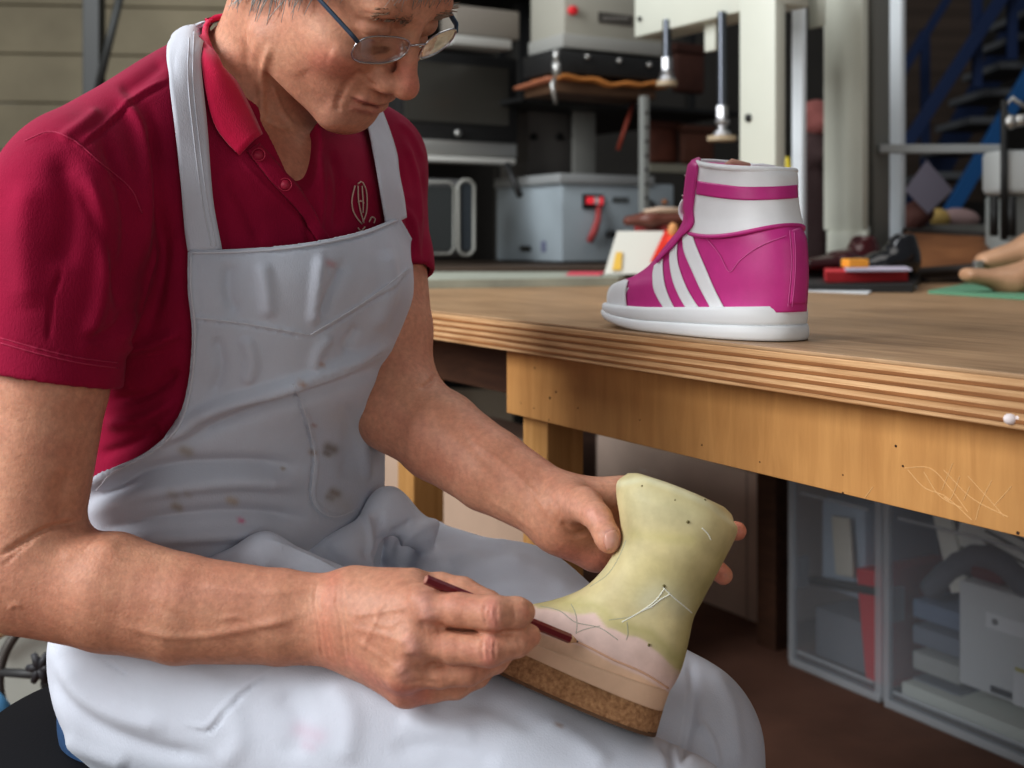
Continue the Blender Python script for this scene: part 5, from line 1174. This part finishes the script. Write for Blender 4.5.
w2 = link('wooden_last', sdf_mesh('wooden_last', last, .004), mat('last beech', (.52, .30, .18), .45), None, True); tag(w2, 'orange-brown wooden last behind the tan one', 'shoe last')
b = MB(); b.box(P(978, 262, 2.42)+V3(0, 0, -.012), (.016, .02, .03), None, .002); b.build('clip', steel, w2)
# clutter shelf behind: papers, bag, little boxes
b = MB(); a = P(925, 226, 3.6); c = P(995, 226, 3.6); b.box((a+c)/2+V3(0, .1, -.01), (c[0]-a[0]+.2, .5, .025)); cs = b.build('hanging_shelf', mat('wall shelf grey', (.24, .24, .22), .6), None); tag(cs, 'grey shelf with small bundles behind the leather piece', 'shelf')
b = MB()
for x in (a[0]+.12, c[0]+.06): b.box((x, 3.8, (a[2]-.02)/2), (.04, .04, a[2]-.025))
b.build('shelf_legs', blackp, cs)
for (pts, Y, lb, c_) in (([(905, 190), (927, 160), (953, 190), (928, 214)], 3.4, 'tilted lavender-grey paper sheet hanging right of the white post', (.24, .22, .27)), ([(878, 206), (890, 190), (892, 240), (878, 244)], 3.5, 'lavender-grey paper strip left of the white post', (.25, .24, .29))):
    b = MB(); v0 = [b.bm.verts.new(P(x, y, Y)) for x, y in pts]; b.bm.faces.new(v0); r = bmesh.ops.extrude_face_region(b.bm, geom=b.bm.faces[:]); bmesh.ops.translate(b.bm, vec=(0, .003, 0), verts=[g for g in r['geom'] if isinstance(g, bmesh.types.BMVert)]); o = b.build('hanging_paper', mat('paper lavender %d' % pts[0][0], c_, .8), None); tag(o, lb, 'paper')
s_ = Un(.03, Ell(P(917, 214, 3.45), (.045, .045, .035)), Ell(P(909, 222, 3.45), (.03, .04, .03)), Ell(P(922, 208, 3.45), (.022, .03, .02)))
o = link('brown_bag', sdf_mesh('brown_bag', s_, .006), mat('bag brown', (.13, .055, .045), .7, bump=.003, bscale=60), None, True); tag(o, 'crumpled brown bag beside the white post', 'bag')
for (x, Y, c_, lb, w) in ((938, 3.6, (.42, .29, .10), 'small yellow bundle on the grey shelf', .045), (957, 3.6, (.36, .25, .24), 'small pinkish bundle on the grey shelf', .09)):
    p = P(x, 214, Y); s_ = Un(.02, Ell(p+V3(0, 0, -.01), (w*.6, .03, .028)), Ell(p+V3(w*.35, 0, -.016), (w*.4, .03, .020)))
    o = link('bundle', sdf_mesh('bundle', s_, .006), mat('bundle c%d' % x, c_, .8), None, True); tag(o, lb, 'bundle')
# ------------------------------------------------------------------ room shell
bw = mat('rear wall', (.060, .055, .048), .8, var=.3, vscale=2)
b = MB(); b.box((1.6, 6.6, 1.7), (8.6, .1, 3.5)); o = b.build('wall_back', bw); tag(o, kind='structure')
# warm panelled wall at left: boards with joints
wl_ = mat('left wall panels', (.42, .365, .25), .7, var=.35, vscale=1.6)
b = MB()
for k in range(16): b.box((-3.1, 5.2, .11+k*.215), (5.4, .05, .209), Rz(math.radians(6)), .004)
o = b.build('wall_left', wl_); tag(o, kind='structure')
b = MB(); p = P(94, 50, 3.9); b.box((p[0], 3.9, 1.3), (.055, .06, 2.6), None, .003); o = b.build('steel_post', mat('dark steel post', (.045, .047, .045), .5), None); tag(o, 'dark upright steel post behind the man', 'post')
b = MB(); b.cyl(P(124, -20, 3.86), P(97, 92, 3.88), .013, n=10); o2 = b.build('brace', mat('dark steel post', (.045, .047, .045), .5), o, True)
b = MB(); p = P(890, 100, 5.9); b.box((p[0]+.1, 5.9, zof(100, 5.9)), (.7, .05, 1.0)); o = b.build('trim_1', mat('brown boarding', (.085, .06, .045), .8, var=.4, vscale=3, stretch=(.3, 1, 8))); tag(o, kind='structure')
# ------------------------------------------------------------------ below the bench
cardm = mat('carton pale', (.78, .62, .52), .8, var=.12, vscale=6, bump=.0005, bscale=30)
def fbox(name, label, px, Y, ltopx, depth, ztop, m, **k):
    X = (px-CX)/F*Y; l = run(px, Y, TD, ltopx); o = V3(X, Y, 0); b = MB()
    b.box(o+TD*l/2+TN_*depth/2+V3(0, 0, ztop/2), (l, depth, ztop), Rt, .004); q = dict(o=o, l=l, z0=0, z1=ztop)
    oo = b.build(name, m, None, auto=40); tag(oo, label, 'box', **k); return oo, q
c1, q = fbox('carton', 'large flat beige carton on the floor under the bench, behind the boot form', 769, 2.78, 596, .30, .352, cardm)
f = Face(q, 'left'); b = MB(); f.plate(b, 746, 466, 748, 640, .001); b.build('fold_line', mat('carton fold', (.5, .38, .32), .8), c1)
b = MB(); f.plate(b, 650, 471, 660, 474, .001); f.plate(b, 640, 469, 647, 472, .001); b.build('printed_mark', mat('carton mark', (.9, .85, .8), .8), c1)
c2, q = fbox('carton', 'beige carton under the bench behind the forearm', 540, 2.3, 352, .08, .50, mat('carton pale two', (.60, .44, .33), .8, var=.10, vscale=6))
b = MB(); b.box(q['o']+TD*q['l']/2+TN_*.04+V3(0, 0, .505), (q['l'], .10, .012), Rt, .002); b.build('carton_lid', mat('carton lid', (.36, .27, .22), .8), c2)
b = MB(); p = P(478, 400, 4.4); b.box((p[0], 4.40, zof(400, 4.4)-.3), (.75, .04, .68)); o = b.build('lit_wall_board', mat('pale panel', (.46, .40, .31), .7), None); tag(o, 'pale board for the lit far wall, under the bench past the forearm', 'panel')  # added board: light on the far wall is put into its colour
# translucent storage bins
def plastic(name, col, al, rough=.25):
    if name in MATS: return MATS[name]
    m = mat(name, col, rough, alpha=1.); nt = m.node_tree; N = nt.nodes; L = nt.links
    tr = N.new('ShaderNodeBsdfTransparent'); tr.inputs[0].default_value = (.93, .95, .97, 1); mx = N.new('ShaderNodeMixShader'); mx.inputs[0].default_value = al
    L.new(tr.outputs[0], mx.inputs[1]); L.new(N['Principled BSDF'].outputs[0], mx.inputs[2]); L.new(mx.outputs[0], N['Material Output'].inputs['Surface']); return m
binm = plastic('bin plastic', (.66, .69, .72), .13); binr = plastic('bin plastic rim', (.66, .70, .73), .42)
def bin_(px, Y, rpx, depth, H_, label):
    """bin: left near corner seen at px, long face runs to rpx towards the viewer"""
    X = (px-CX)/F*Y; v = -TD; l = run(px, Y, v, rpx); o = V3(X, Y, 0)
    root = empty('storage_bin', tuple(o)); tag(root, label, 'storage bin')
    def bx(b, s0, s1, t0, t1, z0, z1, bev=0.): b.box(o+v*(s0+s1)/2+TN_*(t0+t1)/2+V3(0, 0, (z0+z1)/2), (s1-s0, t1-t0, z1-z0), Rt, bev)
    w = .0025
    for nm, a in (('front_wall', (0, l, 0, w, .012, H_)), ('rear_wall', (0, l, depth-w, depth, .012, H_)), ('side_wall', (0, w, w, depth-w, .012, H_)), ('side_wall', (l-w, l, w, depth-w, .012, H_)), ('bin_bottom', (w, l-w, w, depth-w, .012, .016))):
        b = MB(); bx(b, *a); b.build(nm, binm, root, keep=True)
    b = MB()
    for a in ((-.004, .012, -.006, .006, 0.01, H_), (l-.014, l+.004, -.006, .006, .01, H_), (0, l, -.007, .004, .0, .016), (0, l, -.008, .004, H_-.03, H_)): bx(b, *a, .002)
    b.build('corner_ribs', binr, root, keep=True)
    b = MB(); bx(b, .02, l-.02, -.003, .001, .030, .036, .001); b.build('moulded_line', binr, root, keep=True); b = MB(); bx(b, .03, l-.03, -.003, .001, H_*.86, H_*.86+.006, .001); b.build('moulded_line', binr, root, keep=True)
    b = MB(); bx(b, -.006, l+.006, -.010, depth+.006, H_, H_+.022, .006); b.build('lid', binr, root, keep=True)
    b = MB(); bx(b, -.020, -.004, .02, .06, H_*.36, H_*.52, .005); b.build('clip', binr, root, keep=True)
    return o, v, l
H_ = .425
o1, v1, l1 = bin_(791, 2.545, 882, .38, H_, 'translucent plastic bin with grey and red things inside, left one under the bench')
def inb(o, v, s, t, z): return o+v*s+TN_*t+V3(0, 0, z)
def ibox(name, label, cat, o, v, s0, s1, t0, t1, z0, z1, m, tilt=0., bev=.004):
    b = MB(); R_ = Matrix.Rotation(TRZ, 3, 'Z') @ Matrix.Rotation(tilt, 3, 'Y'); b.box(inb(o, v, (s0+s1)/2, (t0+t1)/2, (z0+z1)/2), (s1-s0, t1-t0, z1-z0), R_, bev); oo = b.build(name, m, None, auto=40); tag(oo, label, cat); return oo
ibox('red_folder', 'red upright folder inside the left bin', 'folder', o1, v1, .165, .235, .03, .25, .018, .24, mat('folder red', (.75, .03, .04), .5), .12)
ibox('grey_case', 'pale grey bag-shaped case inside the left bin', 'case', o1, v1, .03, .16, .05, .28, .16, .36, mat('case pale', (.50, .58, .66), .6), 0, .02)
ibox('black_strap', 'black strap across the case in the left bin', 'strap', o1, v1, .03, .22, .02, .045, .185, .20, blackp, .12, .002)
ibox('beige_card', 'beige card inside the left bin', 'card', o1, v1, .09, .14, .03, .04, .21, .33, mat('card beige', (.75, .70, .58), .7), .1)
ibox('paper_stack', 'dark paper stack at the bottom of the left bin', 'papers', o1, v1, .02, .16, .05, .3, .018, .12, mat('stack dark', (.20, .21, .23), .7))
o2, v2, l2 = bin_(886, 2.315, 1110, .38, H_, 'large translucent bin full of papers and boxes, right one under the bench')
ibox('white_carton', 'pale carton with a white strip inside the right bin', 'box', o2, v2, .145, .50, .03, .25, .085, .275, mat('carton light grey', (.75, .76, .75), .7))
cb = bpy.data.objects['white_carton']
def stk(name, s0, s1, z0, z1, m, par=cb):
    b = MB(); b.box(inb(o2, v2, (s0+s1)/2, .0285, (z0+z1)/2), (s1-s0, .002, z1-z0), Rt); return b.build(name, m, par)
stk('label_strip', .205, .45, .205, .232, mat('strip white', (.92, .93, .92), .7)); stk('yellow_line', .265, .50, .145, .151, mat('line yellow', (.60, .55, .18), .6)); stk('second_sheet', .262, .50, .085, .144, mat('sheet grey', (.85, .85, .84), .7))
stk('dark_bar', .215, .258, .092, .103, mat('bar dark', (.04, .05, .06), .6))
b = MB(); c = inb(o2, v2, .225, .0275, .219); b.cyl(c, c-TN_*.002, .006, n=16); b.build('round_mark', mat('mark grey', (.30, .31, .31), .6), cb)
b = MB(); c = inb(o2, v2, .35, .027, .09); b.cyl(c, c-TN_*.002, .030, n=24); b.build('dark_round', mat('bar dark', (.04, .05, .06), .6), cb)
ibox('letter', 'tilted white letter with grey text lines in the right bin', 'paper', o2, v2, .12, .36, .06, .064, .30, .39, mat('letter white', (.88, .88, .82), .8), -.25, .001)
lt = bpy.data.objects['letter']; b = MB()
for k in range(3):
    R_ = Matrix.Rotation(TRZ, 3, 'Z') @ Matrix.Rotation(-.25, 3, 'Y'); off = R_ @ Vector((0, 0, .028-k*.020)); b.box(Vector(inb(o2, v2, .24, .0590, .345))+off, (.13, .001, .006), R_)
b.build('text_lines', mat('text grey', (.20, .21, .20), .8), lt)
ibox('paper_roll', 'upright pale paper strip near the left side of the right bin', 'paper', o2, v2, .085, .125, .05, .06, .24, .41, mat('strip cream', (.9, .88, .78), .8), .3, .001)
cp = Un(.01, *[Cone(inb(o2, v2, .06+.26*a, .06, .235+.085*math.sin(math.pi*a)), inb(o2, v2, .06+.26*(a+.125), .06, .235+.085*math.sin(math.pi*(a+.125))), .022, .022) for a in np.linspace(0, .875, 8)])
o = link('cable_bundle', sdf_mesh('cable_bundle', cp, .006), mat('bundle dark', (.16, .17, .2), .6), None, True); tag(o, 'arched dark cable bundle in the right bin', 'cable')
ibox('dark_red_bag', 'small dark red packet on the carton in the right bin', 'packet', o2, v2, .16, .23, .04, .1, .28, .31, mat('packet red', (.16, .04, .05), .6), 0, .008)
for k in range(4):
    ibox('paper_stack', ['lowest dark folder at the left of the right bin', 'second folder from the bottom in the right bin', 'third pale folder in the right bin', 'topmost blue-grey folder of the pile in the right bin'][k], 'folder', o2, v2, .02, .13, .05, .3, .02+k*.05, .055+k*.05, mat('stack %d' % k, [(.16, .18, .2), (.45, .45, .42), (.22, .25, .3), (.2, .26, .36)][k], .7), 0, .004)
ibox('flat_folder', 'flat pale folder lying along the bottom of the right bin', 'folder', o2, v2, .0+.02, .55, .02, .3, .018, .05, mat('folder pale', (.65, .66, .58), .7), 0, .003)
# ------------------------------------------------------------------ hand wheel and panel behind the stool
b = MB(); p = P(20, 660, 1.9); b.box((p[0]-.02, 1.95, .20), (.34, .03, .395), None, .004); pn = b.build('standing_board', mat('panel grey green', (.42, .44, .40), .6), None); tag(pn, 'pale grey-green panel standing behind the stool', 'panel')
wc = P(62, 676, 1.75); b = MB(); R_ = .092
b.tube([Vector(wc)+Vector((math.cos(a)*R_, math.sin(a)*.02, math.sin(a)*R_)) for a in np.linspace(0, 2*math.pi, 48, False)], .0075, 10, closed=True)
wh = b.build('hand_wheel', mat('grey wheel metal', (.13, .12, .11), .4, metal=.5), None, True); tag(wh, 'grey hand wheel low behind the black stool', 'wheel')
for k in range(3):
    a = k*2.094+math.pi*.98; b = MB(); b.cyl(Vector(wc), Vector(wc)+Vector((math.cos(a)*R_, 0, math.sin(a)*R_)), .008, .006, 10); b.build('spoke', mat('spoke dark', (.05, .05, .05), .5), wh, True)
b = MB(); b.cyl(Vector(wc)+Vector((0, .02, 0)), Vector(wc)-Vector((0, .03, 0)), .02, n=16); b.cyl(Vector(wc)+Vector((0, .02, 0)), Vector(wc)+Vector((0, .16, 0)), .012, n=12); b.build('hub', blackp, wh, auto=40)
b = MB()
for k in range(6):
    a = k*1.047; c = Vector(P(40, 668, 1.6)); b.cyl(c, c+Vector((math.cos(a)*.018, 0, math.sin(a)*.022)), .008, .004, 8)
b.cyl(c, c+Vector((.03, .1, 0)), .006, n=8); o = b.build('star_knob', mat('knob dark', (.04, .04, .045), .5), wh, True)
b = MB(); c = P(2, 712, 1.75); b.tube([Vector(P(-12, 690, 1.72)), Vector(P(0, 702, 1.72)), Vector(P(10, 716, 1.72))], .009, 8); o = b.build('blue_hose', mat('hose blue', (.08, .24, .42), .5), None, True); tag(o, 'short bit of blue hose under the hand wheel', 'hose')
b = MB(); b.tube([Vector(P(-20, 648, 1.9)), Vector(P(0, 633, 1.9)), Vector(P(16, 627, 1.9)), Vector(P(40, 625, 1.9))], .008, 8); b.build('bent_rim', mat('tan rim', (.34, .22, .12), .6), pn, True)
# ================================================================== light and camera
def area(name, loc, target, size, energy, col=(1, 1, 1), sy=None):
    l = bpy.data.lights.new(name, 'AREA'); l.energy = energy; l.size = size; l.color = col
    if sy: l.shape = 'RECTANGLE'; l.size_y = sy
    o = bpy.data.objects.new(name, l); C.objects.link(o); o.location = loc
    o.rotation_euler = (Vector(target)-Vector(loc)).to_track_quat('-Z', 'Y').to_euler(); return o
area('window_light', (-2.3, .15, 2.0), (-.1, 1.1, .7), 1.1, 115, (.97, .985, 1.0), 1.3)
area('low_fill_light', (-1.6, -.6, 1.2), (.7, 1.6, .4), 1.4, 14, (1., .97, .93), 1.)  # added low fill that brightens the bench underside, no real window
area('room_fill_light', (.9, -1.2, 1.0), (.8, 2.0, .3), 1.5, 16, (1., .98, .95), 1.)
area('rear_fill_light', (-1.4, 2.2, 2.5), (.4, 3.8, .9), 1.2, 65, (.93, .97, 1.))  # added fill from an unseen source, brightens the machines at the back
area('ceiling_light', (.6, 2.2, 2.9), (.5, 1.9, .5), 1.6, 22, (1., .97, .93))
w = bpy.data.worlds.new('world'); bpy.context.scene.world = w; w.use_nodes = True
w.node_tree.nodes['Background'].inputs[0].default_value = (.80, .84, .90, 1); w.node_tree.nodes['Background'].inputs[1].default_value = .28
cd = bpy.data.cameras.new('camera'); cam = bpy.data.objects.new('camera', cd); C.objects.link(cam)
cd.sensor_width = 36; cd.lens = 36*F/1024; cd.shift_y = -(384-HZ)/1024
cam.location = (0, 0, CAMZ); cam.rotation_euler = (math.pi/2, 0, 0); cd.clip_start = .05
cd.dof.use_dof = True; cd.dof.focus_distance = 1.06; cd.dof.aperture_fstop = 6.0
bpy.context.scene.camera = cam
sc = bpy.context.scene; sc.view_settings.view_transform = 'Standard'; sc.view_settings.look = 'Medium High Contrast'; sc.view_settings.exposure = -.75
sc.cycles.max_bounces = 8; sc.cycles.transparent_max_bounces = 12
